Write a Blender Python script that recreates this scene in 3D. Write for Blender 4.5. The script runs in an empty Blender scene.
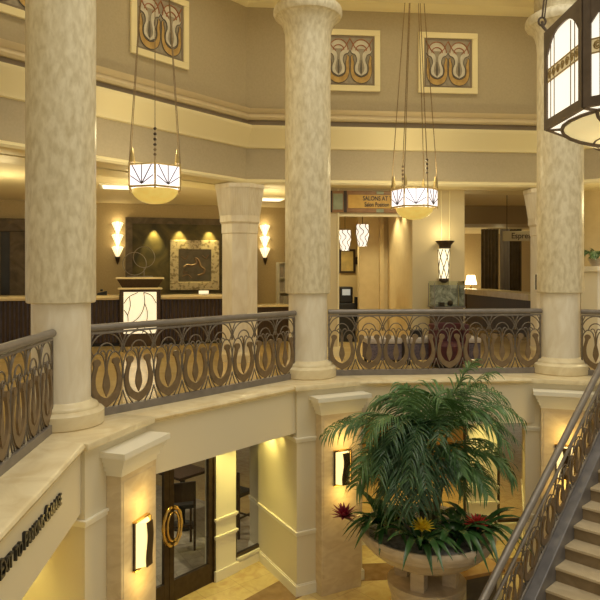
import bpy, bmesh, math, random
from mathutils import Vector, Matrix
random.seed(7)
PI = math.pi
SC = bpy.context.scene
COL = SC.collection
EYE = 4.75
def D(a): return math.radians(a)

# ------------------------------------------------------------------ materials
MATS = {}
def mat(name, col, rough=0.5, metal=0.0, col2=None, scale=3.0, detail=6.0, distort=0.0, lo=0.35, hi=0.65,
        bump=0.0, emit=None, estr=0.0, spec=0.5, stretch=None, aniso_wave=None):
    if name in MATS: return MATS[name]
    m = bpy.data.materials.new(name); m.use_nodes = True
    nt = m.node_tree; b = nt.nodes['Principled BSDF']
    b.inputs['Base Color'].default_value = (*col, 1)
    b.inputs['Roughness'].default_value = rough
    b.inputs['Metallic'].default_value = metal
    b.inputs['Specular IOR Level'].default_value = spec
    if col2 is not None or bump:
        tc = nt.nodes.new('ShaderNodeTexCoord')
        src = tc.outputs['Object']
        if stretch:
            mp = nt.nodes.new('ShaderNodeMapping'); mp.inputs['Scale'].default_value = stretch
            mp.inputs['Rotation'].default_value = (0.3, 0.5, 0.4) if aniso_wave is None else aniso_wave
            nt.links.new(src, mp.inputs['Vector']); src = mp.outputs['Vector']
        n = nt.nodes.new('ShaderNodeTexNoise'); n.inputs['Scale'].default_value = scale
        n.inputs['Detail'].default_value = detail; n.inputs['Distortion'].default_value = distort
        nt.links.new(src, n.inputs['Vector'])
        if col2 is not None:
            r = nt.nodes.new('ShaderNodeValToRGB')
            r.color_ramp.elements[0].position = lo; r.color_ramp.elements[1].position = hi
            r.color_ramp.elements[0].color = (*col, 1); r.color_ramp.elements[1].color = (*col2, 1)
            nt.links.new(n.outputs['Fac'], r.inputs['Fac']); nt.links.new(r.outputs['Color'], b.inputs['Base Color'])
        if bump:
            bp = nt.nodes.new('ShaderNodeBump'); bp.inputs['Strength'].default_value = bump
            nt.links.new(n.outputs['Fac'], bp.inputs['Height']); nt.links.new(bp.outputs['Normal'], b.inputs['Normal'])
    if emit:
        b.inputs['Emission Color'].default_value = (*emit, 1); b.inputs['Emission Strength'].default_value = estr
    MATS[name] = m
    return m

def tile_mat(name, c1, c2, mortar, size=0.6, rough=0.2, rot=0.0):
    m = bpy.data.materials.new(name); m.use_nodes = True
    nt = m.node_tree; b = nt.nodes['Principled BSDF']
    tc = nt.nodes.new('ShaderNodeTexCoord'); mp = nt.nodes.new('ShaderNodeMapping')
    mp.inputs['Rotation'].default_value = (0, 0, rot)
    br = nt.nodes.new('ShaderNodeTexBrick'); br.offset = 0.0
    br.inputs['Scale'].default_value = 1.0; br.inputs['Brick Width'].default_value = size; br.inputs['Row Height'].default_value = size
    br.inputs['Mortar Size'].default_value = 0.004; br.inputs['Color1'].default_value = (*c1, 1); br.inputs['Color2'].default_value = (*c2, 1)
    br.inputs['Mortar'].default_value = (*mortar, 1)
    n = nt.nodes.new('ShaderNodeTexNoise'); n.inputs['Scale'].default_value = 4; n.inputs['Detail'].default_value = 8; n.inputs['Distortion'].default_value = 1.5
    mx = nt.nodes.new('ShaderNodeMix'); mx.data_type = 'RGBA'; mx.blend_type = 'OVERLAY'; mx.inputs['Factor'].default_value = 0.45
    nt.links.new(tc.outputs['Object'], mp.inputs['Vector']); nt.links.new(mp.outputs['Vector'], br.inputs['Vector'])
    nt.links.new(tc.outputs['Object'], n.inputs['Vector'])
    nt.links.new(br.outputs['Color'], mx.inputs[6]); nt.links.new(n.outputs['Fac'], mx.inputs[7])
    nt.links.new(mx.outputs[2], b.inputs['Base Color'])
    b.inputs['Roughness'].default_value = rough
    return m

def glass_mat(name, tint=(1, 1, 1), refl=0.10):
    m = bpy.data.materials.new(name); m.use_nodes = True
    nt = m.node_tree; nt.nodes.remove(nt.nodes['Principled BSDF'])
    out = nt.nodes['Material Output']
    t = nt.nodes.new('ShaderNodeBsdfTransparent'); t.inputs['Color'].default_value = (*tint, 1)
    g = nt.nodes.new('ShaderNodeBsdfGlossy'); g.inputs['Roughness'].default_value = 0.02
    lw = nt.nodes.new('ShaderNodeLayerWeight'); lw.inputs['Blend'].default_value = refl
    mx = nt.nodes.new('ShaderNodeMixShader')
    nt.links.new(lw.outputs['Fresnel'], mx.inputs['Fac']); nt.links.new(t.outputs[0], mx.inputs[1]); nt.links.new(g.outputs[0], mx.inputs[2])
    nt.links.new(mx.outputs[0], out.inputs['Surface'])
    return m

M_COL = mat('column_marble', (0.80, 0.72, 0.52), 0.35, col2=(0.58, 0.49, 0.30), scale=11, detail=6, distort=0.25, lo=0.36, hi=0.74, stretch=(1.6, 1.6, 0.7), aniso_wave=(0.5, 0.6, 0.3))
M_COLB = mat('column_marble_plain', (0.90, 0.83, 0.68), 0.3, col2=(0.78, 0.69, 0.52), scale=4.5, detail=6, distort=0.6, stretch=(1.6, 1.6, 0.5))
M_LEDGE = mat('ledge_marble', (0.86, 0.75, 0.50), 0.24, col2=(0.74, 0.61, 0.37), scale=2.0, detail=8, distort=2.0)
M_PIER = mat('pier_marble', (0.72, 0.61, 0.42), 0.5, col2=(0.62, 0.50, 0.32), scale=3.5, detail=8, distort=1.5, stretch=(1, 1, 2.0))
M_CREAM = mat('cream_plaster', (0.74, 0.67, 0.50), 0.55, bump=0.02, scale=60)
M_WHITE = mat('ivory_paint', (0.86, 0.82, 0.69), 0.5, bump=0.01, scale=40)
M_TRIM = mat('cream_trim', (0.86, 0.76, 0.47), 0.5, bump=0.01, scale=40)
M_TAUPE = mat('taupe_wall', (0.47, 0.395, 0.27), 0.8, col2=(0.44, 0.37, 0.25), scale=30, bump=0.04)
M_TAUPE2 = mat('tan_wallcover', (0.50, 0.39, 0.22), 0.8, col2=(0.46, 0.355, 0.195), scale=25, bump=0.04)
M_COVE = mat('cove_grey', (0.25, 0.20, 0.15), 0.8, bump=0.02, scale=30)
M_BRONZE = mat('rail_bronze', (0.25, 0.22, 0.195), 0.35, 0.25, col2=(0.205, 0.18, 0.16), scale=8)
M_PLATE = mat('scroll_bronze', (0.25, 0.175, 0.10), 0.4, 0.35, col2=(0.19, 0.13, 0.07), scale=10)
M_WIRE = mat('wire_bronze', (0.22, 0.19, 0.16), 0.3, 0.6, col2=(0.18, 0.15, 0.12), scale=20)
M_DARKBR = mat('dark_bronze', (0.075, 0.05, 0.03), 0.35, 0.5, col2=(0.055, 0.036, 0.022), scale=12)
M_BRASS = mat('brass', (0.75, 0.52, 0.18), 0.22, 0.95, col2=(0.68, 0.45, 0.14), scale=15)
M_GOLDFR = mat('lamp_gold', (0.60, 0.46, 0.20), 0.35, 0.6, col2=(0.48, 0.36, 0.15), scale=30)
M_LEAD = mat('lamp_leading', (0.10, 0.07, 0.05), 0.5, 0.3, bump=0.02, scale=40)
M_GLASSW = mat('lamp_glass_white', (0.85, 0.83, 0.85), 0.4, emit=(1.0, 0.92, 0.96), estr=0.8, col2=(0.78, 0.76, 0.80), scale=9)
M_BOWL = mat('lamp_glass_amber', (0.70, 0.55, 0.20), 0.35, emit=(1.0, 0.70, 0.15), estr=0.36, col2=(0.62, 0.46, 0.12), scale=6)
M_LANT = mat('lantern_glass', (0.80, 0.77, 0.70), 0.35, emit=(1.0, 0.92, 0.76), estr=0.75, col2=(0.76, 0.72, 0.64), scale=5)
M_LANTB = mat('lantern_bowl_glass', (0.72, 0.62, 0.38), 0.35, emit=(1.0, 0.82, 0.40), estr=0.38, col2=(0.66, 0.55, 0.30), scale=4)
M_SCON = mat('sconce_glass', (0.9, 0.8, 0.5), 0.4, emit=(1.0, 0.76, 0.32), estr=0.9, bump=0.01, scale=10)
M_FAN = mat('fan_sconce_glass', (0.95, 0.88, 0.7), 0.35, emit=(1.0, 0.84, 0.48), estr=1.2, bump=0.01, scale=10)
M_LBOX = mat('light_panel', (0.9, 0.85, 0.72), 0.4, emit=(1.0, 0.87, 0.60), estr=0.55, col2=(0.85, 0.78, 0.62), scale=8)
M_CEILP = mat('ceiling_light', (0.9, 0.9, 0.8), 0.5, emit=(1.0, 0.88, 0.58), estr=1.2, bump=0.01, scale=10)
M_CEIL = mat('ceiling_paint', (0.78, 0.68, 0.46), 0.7, bump=0.02, scale=30)
M_STONE = mat('dark_green_stone', (0.042, 0.034, 0.012), 0.6, col2=(0.11, 0.085, 0.028), scale=1.6, detail=9, distort=2.0)
M_STONE2 = mat('brown_stone', (0.07, 0.05, 0.03), 0.6, col2=(0.15, 0.11, 0.07), scale=2.2, detail=9, distort=2.0)
M_WOODD = mat('dark_wood', (0.04, 0.022, 0.013), 0.5, col2=(0.065, 0.036, 0.02), scale=4, stretch=(8, 8, 0.6))
M_RIB = mat('ribbed_metal', (0.10, 0.085, 0.11), 0.3, 0.6, col2=(0.07, 0.055, 0.065), scale=6)
M_BLACK = mat('black_plastic', (0.015, 0.015, 0.016), 0.4, bump=0.01, scale=30)
M_LETTER = mat('black_letter', (0.012, 0.011, 0.012), 0.35, bump=0.01, scale=30)
M_REL = mat('relief_frame_stone', (0.62, 0.53, 0.36), 0.5, col2=(0.28, 0.22, 0.13), scale=14, detail=4, lo=0.5, hi=0.62, bump=0.3)
M_RELD = mat('relief_dark', (0.10, 0.085, 0.06), 0.5, col2=(0.16, 0.13, 0.09), scale=6, bump=0.2)
M_LEAF = mat('palm_leaf', (0.045, 0.12, 0.035), 0.36, col2=(0.12, 0.23, 0.075), scale=3.5)
M_LEAF3 = mat('palm_leaf_dark', (0.02, 0.062, 0.024), 0.36, col2=(0.05, 0.115, 0.045), scale=3.5)  # darker leaf green, used on the fronds nearest the camera
M_LEAF2 = mat('bromeliad_leaf', (0.02, 0.075, 0.02), 0.25, col2=(0.05, 0.12, 0.035), scale=5)
M_STEM = mat('palm_stem', (0.12, 0.14, 0.05), 0.5, col2=(0.10, 0.08, 0.04), scale=8)
M_RED = mat('flower_red', (0.55, 0.03, 0.02), 0.4, col2=(0.42, 0.02, 0.02), scale=10)
M_MAROON = mat('flower_maroon', (0.28, 0.015, 0.05), 0.4, col2=(0.20, 0.01, 0.035), scale=10)
M_YEL = mat('flower_yellow', (0.90, 0.72, 0.04), 0.4, col2=(0.82, 0.60, 0.03), scale=10)
M_URN = mat('urn_marble', (0.62, 0.52, 0.40), 0.35, col2=(0.46, 0.37, 0.27), scale=3.0, detail=8, distort=1.5, stretch=(1, 1, 3))
M_SOIL = mat('pebbles_dark', (0.11, 0.11, 0.11), 0.7, col2=(0.32, 0.32, 0.32), scale=14, bump=0.6)
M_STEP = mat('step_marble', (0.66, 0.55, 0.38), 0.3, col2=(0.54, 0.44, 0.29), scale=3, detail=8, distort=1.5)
M_RISER_SHADE = mat('riser_marble_shaded', (0.30, 0.22, 0.13), 0.4, col2=(0.23, 0.165, 0.09), scale=3, detail=8, distort=1.5)  # step marble with the shade on the risers put into its colour
M_STRING = mat('stringer_stone', (0.20, 0.19, 0.20), 0.3, col2=(0.14, 0.135, 0.145), scale=3, detail=8, distort=1.5)
M_FLOORUP = mat('upper_floor_marble', (0.70, 0.52, 0.24), 0.12, col2=(0.60, 0.43, 0.18), scale=1.2, detail=7, distort=1.0)
M_FLOOR = tile_mat('lower_floor_marble', (0.66, 0.52, 0.25), (0.60, 0.46, 0.21), (0.45, 0.34, 0.16), 0.62, 0.16, D(49.9))
M_BAND = mat('brown_inlay', (0.30, 0.19, 0.09), 0.18, col2=(0.22, 0.13, 0.055), scale=5, detail=8)
M_WOODF = tile_mat('grey_wood_floor', (0.42, 0.38, 0.31), (0.36, 0.32, 0.26), (0.22, 0.19, 0.15), 0.3, 0.35, D(20))
M_LANTBR = mat('lantern_bronze', (0.17, 0.125, 0.09), 0.45, 0.3, col2=(0.13, 0.095, 0.068), scale=10)
M_CHAIN = mat('chain_bronze', (0.30, 0.21, 0.11), 0.4, 0.6, col2=(0.22, 0.15, 0.075), scale=30)
M_GLASS = glass_mat('clear_glass', (0.92, 0.93, 0.90), 0.12)
M_CASEGL = glass_mat('case_glass', (0.90, 0.95, 0.92), 0.15)
M_BENCH = mat('bench_fabric', (0.16, 0.13, 0.15), 0.7, col2=(0.075, 0.06, 0.085), scale=10, stretch=(3, 3, 3))
M_BENCHT = mat('bench_top', (0.55, 0.49, 0.42), 0.6, col2=(0.42, 0.36, 0.31), scale=7)
M_MAROONF = mat('maroon_fabric', (0.085, 0.017, 0.02), 0.7, col2=(0.06, 0.012, 0.015), scale=12)
M_DRAPE = mat('dark_drape', (0.09, 0.065, 0.035), 0.8, col2=(0.13, 0.09, 0.05), scale=5)
M_SILVER = mat('silver_drape', (0.42, 0.38, 0.36), 0.35, 0.3, col2=(0.32, 0.28, 0.27), scale=5, stretch=(6, 6, 0.5))
M_BEIGEW = mat('beige_panel', (0.66, 0.53, 0.30), 0.6, col2=(0.62, 0.49, 0.27), scale=6, bump=0.02)
M_REST = mat('restaurant_wall', (0.10, 0.055, 0.03), 0.7, col2=(0.16, 0.09, 0.05), scale=3, distort=1)
M_AMBERW = mat('amber_wall', (0.42, 0.26, 0.09), 0.6, col2=(0.34, 0.20, 0.06), scale=2)
M_OR = mat('stained_orange', (0.72, 0.45, 0.09), 0.4, col2=(0.64, 0.37, 0.07), scale=8)
M_GRN = mat('stained_green', (0.34, 0.36, 0.22), 0.4, col2=(0.27, 0.30, 0.18), scale=8)
M_RUST = mat('stained_rust', (0.36, 0.19, 0.07), 0.4, col2=(0.28, 0.14, 0.05), scale=8)
M_ARTBG = mat('art_ground', (0.38, 0.33, 0.25), 0.6, col2=(0.30, 0.26, 0.20), scale=10)
M_ARTGOLD = mat('art_gold', (0.55, 0.36, 0.12), 0.5, col2=(0.42, 0.26, 0.08), scale=10)
M_ARTPALE = mat('art_pale', (0.66, 0.62, 0.52), 0.5, col2=(0.56, 0.52, 0.43), scale=10)
M_ARTRED = mat('art_rust', (0.32, 0.11, 0.04), 0.5, bump=0.02, scale=20)
M_ARTLINE = mat('art_line', (0.12, 0.10, 0.08), 0.5, bump=0.02, scale=20)
M_YELP = mat('picture_yellow', (0.72, 0.52, 0.16), 0.5, col2=(0.48, 0.34, 0.12), scale=4)
M_SIGNB = mat('sign_board', (0.40, 0.33, 0.20), 0.5, bump=0.01, scale=20)
M_CASEART = mat('case_backdrop', (0.46, 0.43, 0.34), 0.6, col2=(0.16, 0.15, 0.11), scale=7, detail=6, distort=2)

# ------------------------------------------------------------------ mesh builder
class MB:
    def __init__(s): s.bm = bmesh.new()
    def _new(s, verts, faces):
        vs = [s.bm.verts.new(v) for v in verts]
        for f in faces:
            try: s.bm.faces.new([vs[i] for i in f])
            except ValueError: pass
        return vs
    def box(s, x0, x1, y0, y1, z0, z1, M=None):
        v = [Vector(p) for p in ((x0,y0,z0),(x1,y0,z0),(x1,y1,z0),(x0,y1,z0),(x0,y0,z1),(x1,y0,z1),(x1,y1,z1),(x0,y1,z1))]
        if M is not None: v = [M @ p for p in v]
        s._new(v, [(0,3,2,1),(4,5,6,7),(0,1,5,4),(1,2,6,5),(2,3,7,6),(3,0,4,7)]); return s
    def prism(s, poly, z0, z1):
        n = len(poly)
        s._new([(x,y,z0) for x,y in poly]+[(x,y,z1) for x,y in poly],
               [tuple(range(n-1,-1,-1)), tuple(range(n,2*n))]+[(i,(i+1)%n,n+(i+1)%n,n+i) for i in range(n)]); return s
    def frustum(s, polyA, z0, polyB, z1):
        n = len(polyA)
        s._new([(x,y,z0) for x,y in polyA]+[(x,y,z1) for x,y in polyB],
               [tuple(range(n-1,-1,-1)), tuple(range(n,2*n))]+[(i,(i+1)%n,n+(i+1)%n,n+i) for i in range(n)]); return s
    def vprism(s, prof, y0, y1, fn=None):            # polygon in the x-z plane, thick in y
        n = len(prof); f = fn or (lambda x, y, z: (x, y, z))
        s._new([f(x,y0,z) for x,z in prof]+[f(x,y1,z) for x,z in prof],
               [tuple(range(n)), tuple(range(2*n-1,n-1,-1))]+[(i,n+i,n+(i+1)%n,(i+1)%n) for i in range(n)]); return s
    def strip(s, A, B, y0, y1, fn=None):             # flat plate between two x-z curves
        f = fn or (lambda x, y, z: (x, y, z)); n = len(A)
        v = [f(x,y0,z) for x,z in A]+[f(x,y0,z) for x,z in B]+[f(x,y1,z) for x,z in A]+[f(x,y1,z) for x,z in B]
        F = []
        for i in range(n-1):
            F += [(i,i+1,n+i+1,n+i),(2*n+i,3*n+i,3*n+i+1,2*n+i+1),(i,2*n+i,2*n+i+1,i+1),(n+i,n+i+1,3*n+i+1,3*n+i)]
        F += [(0,n,3*n,2*n),(n-1,3*n-1,4*n-1,2*n-1)]
        s._new(v, F); return s
    def lathe(s, prof, seg=32, c=(0,0), cap=True):
        n = len(prof); v = []
        for i in range(seg):
            a = 2*PI*i/seg; ca, sa = math.cos(a), math.sin(a)
            v += [(c[0]+r*ca, c[1]+r*sa, z) for r, z in prof]
        F = [(i*n+j, ((i+1)%seg)*n+j, ((i+1)%seg)*n+j+1, i*n+j+1) for i in range(seg) for j in range(n-1)]
        if cap:
            F += [tuple(i*n for i in range(seg-1,-1,-1)), tuple(i*n+n-1 for i in range(seg))]
        s._new(v, F); return s
    def tube(s, pts, r, seg=6, closed=False):
        P = [Vector(p) for p in pts]; n = len(P); rr = r if isinstance(r, (list, tuple)) else [r]*n
        up = None; v = []
        for i in range(n):
            if closed: t = P[(i+1)%n]-P[i-1]
            else: t = P[min(i+1,n-1)]-P[max(i-1,0)]
            if t.length < 1e-9: t = Vector((0,0,1))
            t.normalize()
            if up is None:
                up = t.orthogonal().normalized()
            up = (up - t*up.dot(t))
            up = up.normalized() if up.length > 1e-6 else t.orthogonal().normalized()
            b = t.cross(up)
            for k in range(seg):
                a = 2*PI*k/seg
                v.append(P[i]+(up*math.cos(a)+b*math.sin(a))*rr[i])
        m = n if closed else n-1
        F = [(i*seg+k, i*seg+(k+1)%seg, ((i+1)%n)*seg+(k+1)%seg, ((i+1)%n)*seg+k) for i in range(m) for k in range(seg)]
        if not closed: F += [tuple(range(seg-1,-1,-1)), tuple((n-1)*seg+k for k in range(seg))]
        s._new(v, F); return s
    def sphere(s, c, r, seg=12, ring=8, sq=1.0):
        prof = [(max(1e-4, r*math.sin(PI*i/ring)), c[2]-r*sq*math.cos(PI*i/ring)) for i in range(ring+1)]
        return s.lathe(prof, seg, (c[0], c[1]))
    def sweep(s, prof, length, t0, t1, closed=True):  # (o, z) profile run along x with mitred ends
        n = len(prof)
        v = [(-o*t0, o, z) for o, z in prof]+[(length+o*t1, o, z) for o, z in prof]
        F = [(i, n+i, n+(i+1)%n, (i+1)%n) for i in range(n if closed else n-1)]
        if closed: F += [tuple(range(n)), tuple(range(2*n-1, n-1, -1))]
        s._new(v, F); return s
    def blade(s, pts, widths, side):                  # thin leaf blade, a shallow V in section
        P = [Vector(p) for p in pts]; n = len(P); v = []
        sd = Vector(side)
        for i in range(n):
            t = P[min(i+1,n-1)]-P[max(i-1,0)]
            sv = sd - t*(sd.dot(t)/max(t.length_squared,1e-9))
            sv = sv.normalized() if sv.length > 1e-6 else t.orthogonal().normalized()
            nn = t.cross(sv); nn = nn.normalized() if nn.length > 1e-9 else Vector((0,0,1))
            w = widths[i]
            v += [P[i]-sv*w+nn*w*0.35, P[i], P[i]+sv*w+nn*w*0.35]
        F = []
        for i in range(n-1):
            a = i*3
            F += [(a,a+3,a+4,a+1),(a+1,a+4,a+5,a+2)]
        s._new(v, F); return s
    def build(s, name, m, parent=None, smooth=False, bevel=0.0, loc=None, rz=0.0):
        bmesh.ops.recalc_face_normals(s.bm, faces=s.bm.faces[:]) if not getattr(s, 'keep', False) else None
        if bevel:
            ed = [e for e in s.bm.edges if len(e.link_faces) == 2 and e.calc_face_angle(0) > 0.6]
            bmesh.ops.bevel(s.bm, geom=ed, offset=bevel, segments=2, affect='EDGES', profile=0.6)
        me = bpy.data.meshes.new(name); s.bm.to_mesh(me); s.bm.free()
        if smooth:
            me.polygons.foreach_set('use_smooth', [True]*len(me.polygons))
            try: me.set_sharp_from_angle(angle=D(40))
            except Exception: pass
        me.materials.append(m)
        o = bpy.data.objects.new(name, me); COL.objects.link(o)
        if parent: o.parent = parent
        if loc is not None: o.location = loc
        o.rotation_euler.z = rz
        return o

def tag(o, label, cat, group=None, kind=None):
    o['label'] = label; o['category'] = cat
    if group: o['group'] = group
    if kind: o['kind'] = kind
    return o
def thing(name, label, cat, loc=(0,0,0), rz=0.0, group=None, kind=None):
    o = bpy.data.objects.new(name, None); COL.objects.link(o); o.empty_display_size = 0.1
    o.location = loc; o.rotation_euler = (0,0,rz)
    return tag(o, label, cat, group, kind)
def copy_tree(o, parent=None):
    c = o.copy(); COL.objects.link(c)
    if parent: c.parent = parent
    for ch in list(o.children): copy_tree(ch, c)
    return c
def text_mesh(txt, size, depth, small=None, sx=1.0):
    cu = bpy.data.curves.new('t', 'FONT'); cu.body = txt; cu.size = size; cu.extrude = depth
    cu.align_x = 'CENTER'; cu.align_y = 'CENTER'; cu.offset = size*0.012
    if small:
        cu.small_caps_scale = small
        for i, ch in enumerate(txt):
            if ch.islower(): cu.body_format[i].use_small_caps = True
    ob = bpy.data.objects.new('t', cu); COL.objects.link(ob)
    dg = bpy.context.evaluated_depsgraph_get(); dg.update()
    me = bpy.data.meshes.new_from_object(ob.evaluated_get(dg))
    bpy.data.objects.remove(ob)
    me.transform(Matrix.Rotation(PI/2, 4, 'X') @ Matrix.Diagonal((sx, 1, 1, 1)))
    return me
def text_obj(name, txt, size, depth, m, parent=None, loc=(0,0,0), rz=0.0, small=None, sx=1.0):
    me = text_mesh(txt, size, depth, small, sx); me.name = name
    me.materials.clear(); me.materials.append(m)
    o = bpy.data.objects.new(name, me); COL.objects.link(o)
    if parent: o.parent = parent
    o.location = loc; o.rotation_euler.z = rz
    return o
def at(px, py, Y):                                    # where the ray through a pixel meets depth Y
    return Vector(((px-300)/640*Y, Y, EYE-(py-273)/640*Y))
def lamp(kind, loc, power, color, size=0.1, rot=None, spot=None, blend=0.6, name='lamp'):
    l = bpy.data.lights.new(name, kind); l.energy = power; l.color = color
    if kind == 'AREA': l.shape = 'RECTANGLE'; l.size = size[0]; l.size_y = size[1]
    else: l.shadow_soft_size = size
    if kind == 'SPOT': l.spot_size = D(spot); l.spot_blend = blend
    o = bpy.data.objects.new(name, l); COL.objects.link(o); o.location = loc
    if rot is not None: o.rotation_euler = rot
    return o

# ------------------------------------------------------------------ plan of the octagonal atrium
S = 4.26; A0 = 4.9; T = math.tan(D(22.5))
def dirv(a): return Vector((math.cos(D(a)), math.sin(D(a))))
S1 = 4.27; S2 = 4.22
C = Vector((0.127, 10.30))
L = C - dirv(A0+45)*S1
M_ = L - dirv(A0+90)*S
R = C + dirv(A0)*S2
N = R + dirv(A0-45)*S
SEGS = [('left', M_, A0+90), ('left_middle', L, A0+45), ('centre', C, A0), ('right', R, A0-45)]
def P3(origin, ang, x, y, z):
    u = dirv(ang); return Vector((origin.x+u.x*x-u.y*y, origin.y+u.y*x+u.x*y, z))
ZL = 3.095; ZF = 3.05; ZS = 2.39

# ------------------------------------------------------------------ setting: floors, ceilings
b = MB(); b.box(-9, 14, -2, 22, -0.1, 0); tag(b.build('floor', M_FLOOR), 'polished cream marble floor of the lower lobby', 'floor', kind='structure')
side_name = {'left': 'left', 'left_middle': 'left_middle', 'centre': 'centre', 'right': 'right'}
for nm, O, a in SEGS:
    S = {'left_middle': S1, 'centre': S2}.get(nm, 4.26)
    rz = D(a); loc = (O.x, O.y, 0); pl = nm.replace('_', ' ')
    b = MB(); b.sweep([(-0.5, 0.0), (0.07, 0.0), (0.07, 0.004), (-0.5, 0.004)], S, T, T)
    tag(b.build('trim_floor_'+nm, M_BAND, loc=loc, rz=rz), 'brown stone inlay band in the lower floor, %s side of the octagon' % pl, 'floor inlay', kind='structure')
    LE = {'left': 0.47, 'left_middle': 0.47, 'centre': 0.565, 'right': 0.5}[nm]; FA = LE-0.065
    Ls, T1 = (0.70, 0.0) if nm == 'right' else (S, T)
    b = MB(); b.sweep([(-LE+0.035, ZL-0.075), (-LE+0.01, ZL-0.06), (-LE, ZL-0.035), (-LE+0.01, ZL-0.012), (-LE+0.035, ZL), (0.32, ZL), (0.32, ZL-0.075)], Ls, T, T1)
    tag(b.build('trim_ledge_'+nm, M_LEDGE, loc=loc, rz=rz, smooth=True), 'cream marble ledge capping the balcony edge, %s side' % pl, 'ledge', kind='structure')
    # fascia beam
    b = MB(); b.sweep([(-FA, ZS), (-FA, ZL-0.10), (-FA-0.03, ZL-0.075), (0.3, ZL-0.075), (0.3, ZS)], Ls, T, T1)
    tag(b.build('wall_fascia_'+nm, M_CREAM, loc=loc, rz=rz), 'cream plaster balcony front below the ledge, %s side' % pl, 'balcony front', kind='structure')
    # soffit over the lower walkway
    b = MB(); b.sweep([(0.3, ZS), (1.3, ZS), (1.3, ZS+0.1), (0.3, ZS+0.1)], Ls, T, T1)
    tag(b.build('ceiling_soffit_'+nm, M_WHITE, loc=loc, rz=rz), 'white soffit under the balcony, %s side' % pl, 'ceiling', kind='structure')
    # upper drum wall
    zc = [(2.38, 6.59), (2.38, 10.6), (2.62, 10.6), (2.62, 6.59)]
    b = MB(); b.sweep(zc, S, T, T)
    tag(b.build('wall_drum_'+nm, M_TAUPE, loc=loc, rz=rz), 'taupe upper drum wall above the gallery opening, %s side' % pl, 'wall', kind='structure')
    b = MB(); b.sweep([(2.34, 6.47), (2.27, 6.49), (2.25, 6.53), (2.28, 6.57), (2.38, 6.60), (2.66, 6.60), (2.66, 6.47)], S, T, T)
    tag(b.build('trim_beam_'+nm, M_TRIM, loc=loc, rz=rz, smooth=True), 'thin cream moulding along the bottom of the beam, %s side' % pl, 'moulding', kind='structure')
    b = MB(); b.sweep([(2.38, 7.20), (2.33, 7.21), (2.31, 7.26), (2.27, 7.30), (2.20, 7.46), (2.12, 7.52), (2.10, 7.60), (2.38, 7.60)], S, T, T)
    tag(b.build('trim_cornice_'+nm, M_TRIM, loc=loc, rz=rz, smooth=True), 'deep cream cornice on the drum wall, %s side' % pl, 'moulding', kind='structure')
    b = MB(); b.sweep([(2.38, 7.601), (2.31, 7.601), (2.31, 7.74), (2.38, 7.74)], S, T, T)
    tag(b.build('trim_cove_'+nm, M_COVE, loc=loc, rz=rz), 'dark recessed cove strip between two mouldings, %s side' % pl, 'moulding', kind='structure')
    b = MB(); b.sweep([(2.38, 7.741), (2.26, 7.745), (2.23, 7.79), (2.28, 7.87), (2.22, 7.91), (2.20, 7.95), (2.38, 7.96)], S, T, T)
    tag(b.build('trim_band_'+nm, mat('tan_trim', (0.62, 0.51, 0.33), 0.55, bump=0.01, scale=40), loc=loc, rz=rz, smooth=True), 'tan ledge moulding over the dark cove, %s side' % pl, 'moulding', kind='structure')
    b = MB(); b.sweep([(2.38, 9.98), (2.30, 10.0), (2.24, 10.08), (2.10, 10.25), (1.9, 10.33), (1.9, 10.4), (2.38, 10.4)], S, T, T)
    tag(b.build('trim_crown_'+nm, M_TRIM, loc=loc, rz=rz, smooth=True), 'cream crown moulding under the high ceiling, %s side' % pl, 'moulding', kind='structure')
    b = MB(); b.sweep([(0.45, 10.4), (2.38, 10.4), (2.38, 10.5), (0.45, 10.5)], S, T, T)
    tag(b.build('ceiling_ring_'+nm, M_CEIL, loc=loc, rz=rz), 'high ceiling over the gallery ring, %s side' % pl, 'ceiling', kind='structure')
    b = MB(); b.sweep([(-0.45, 9.35), (0.45, 9.35), (0.45, 10.5), (-0.45, 10.5)], S, T, T)
    tag(b.build('trim_ring_beam_'+nm, M_TRIM, loc=loc, rz=rz), 'cream ring beam carried by the marble columns, %s side' % pl, 'beam', kind='structure')

S = 4.26
# upper gallery floor : ring and lobbies beyond
def upoly(o):
    pts = []
    for nm, O, a in SEGS[1:3]:
        pts.append(P3(O, a, -o*T, o, 0))
    return pts
b = MB()
poly = [P3(M_, A0+90, 0, 0.32, 0), P3(L, A0+45, -0.32*T, 0.32, 0), P3(C, A0, -0.32*T, 0.32, 0), P3(R, A0-45, -0.32*T, 0.32, 0), P3(R, A0-45, S, 0.32, 0)]
poly = [(p.x, p.y) for p in poly] + [(16, 9), (16, 28), (-14, 28), (-14, 3)]
b.prism(poly, ZF-0.3, ZF); tag(b.build('floor_upper', M_FLOORUP), 'polished golden marble floor of the upper gallery', 'floor', kind='structure')
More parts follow.
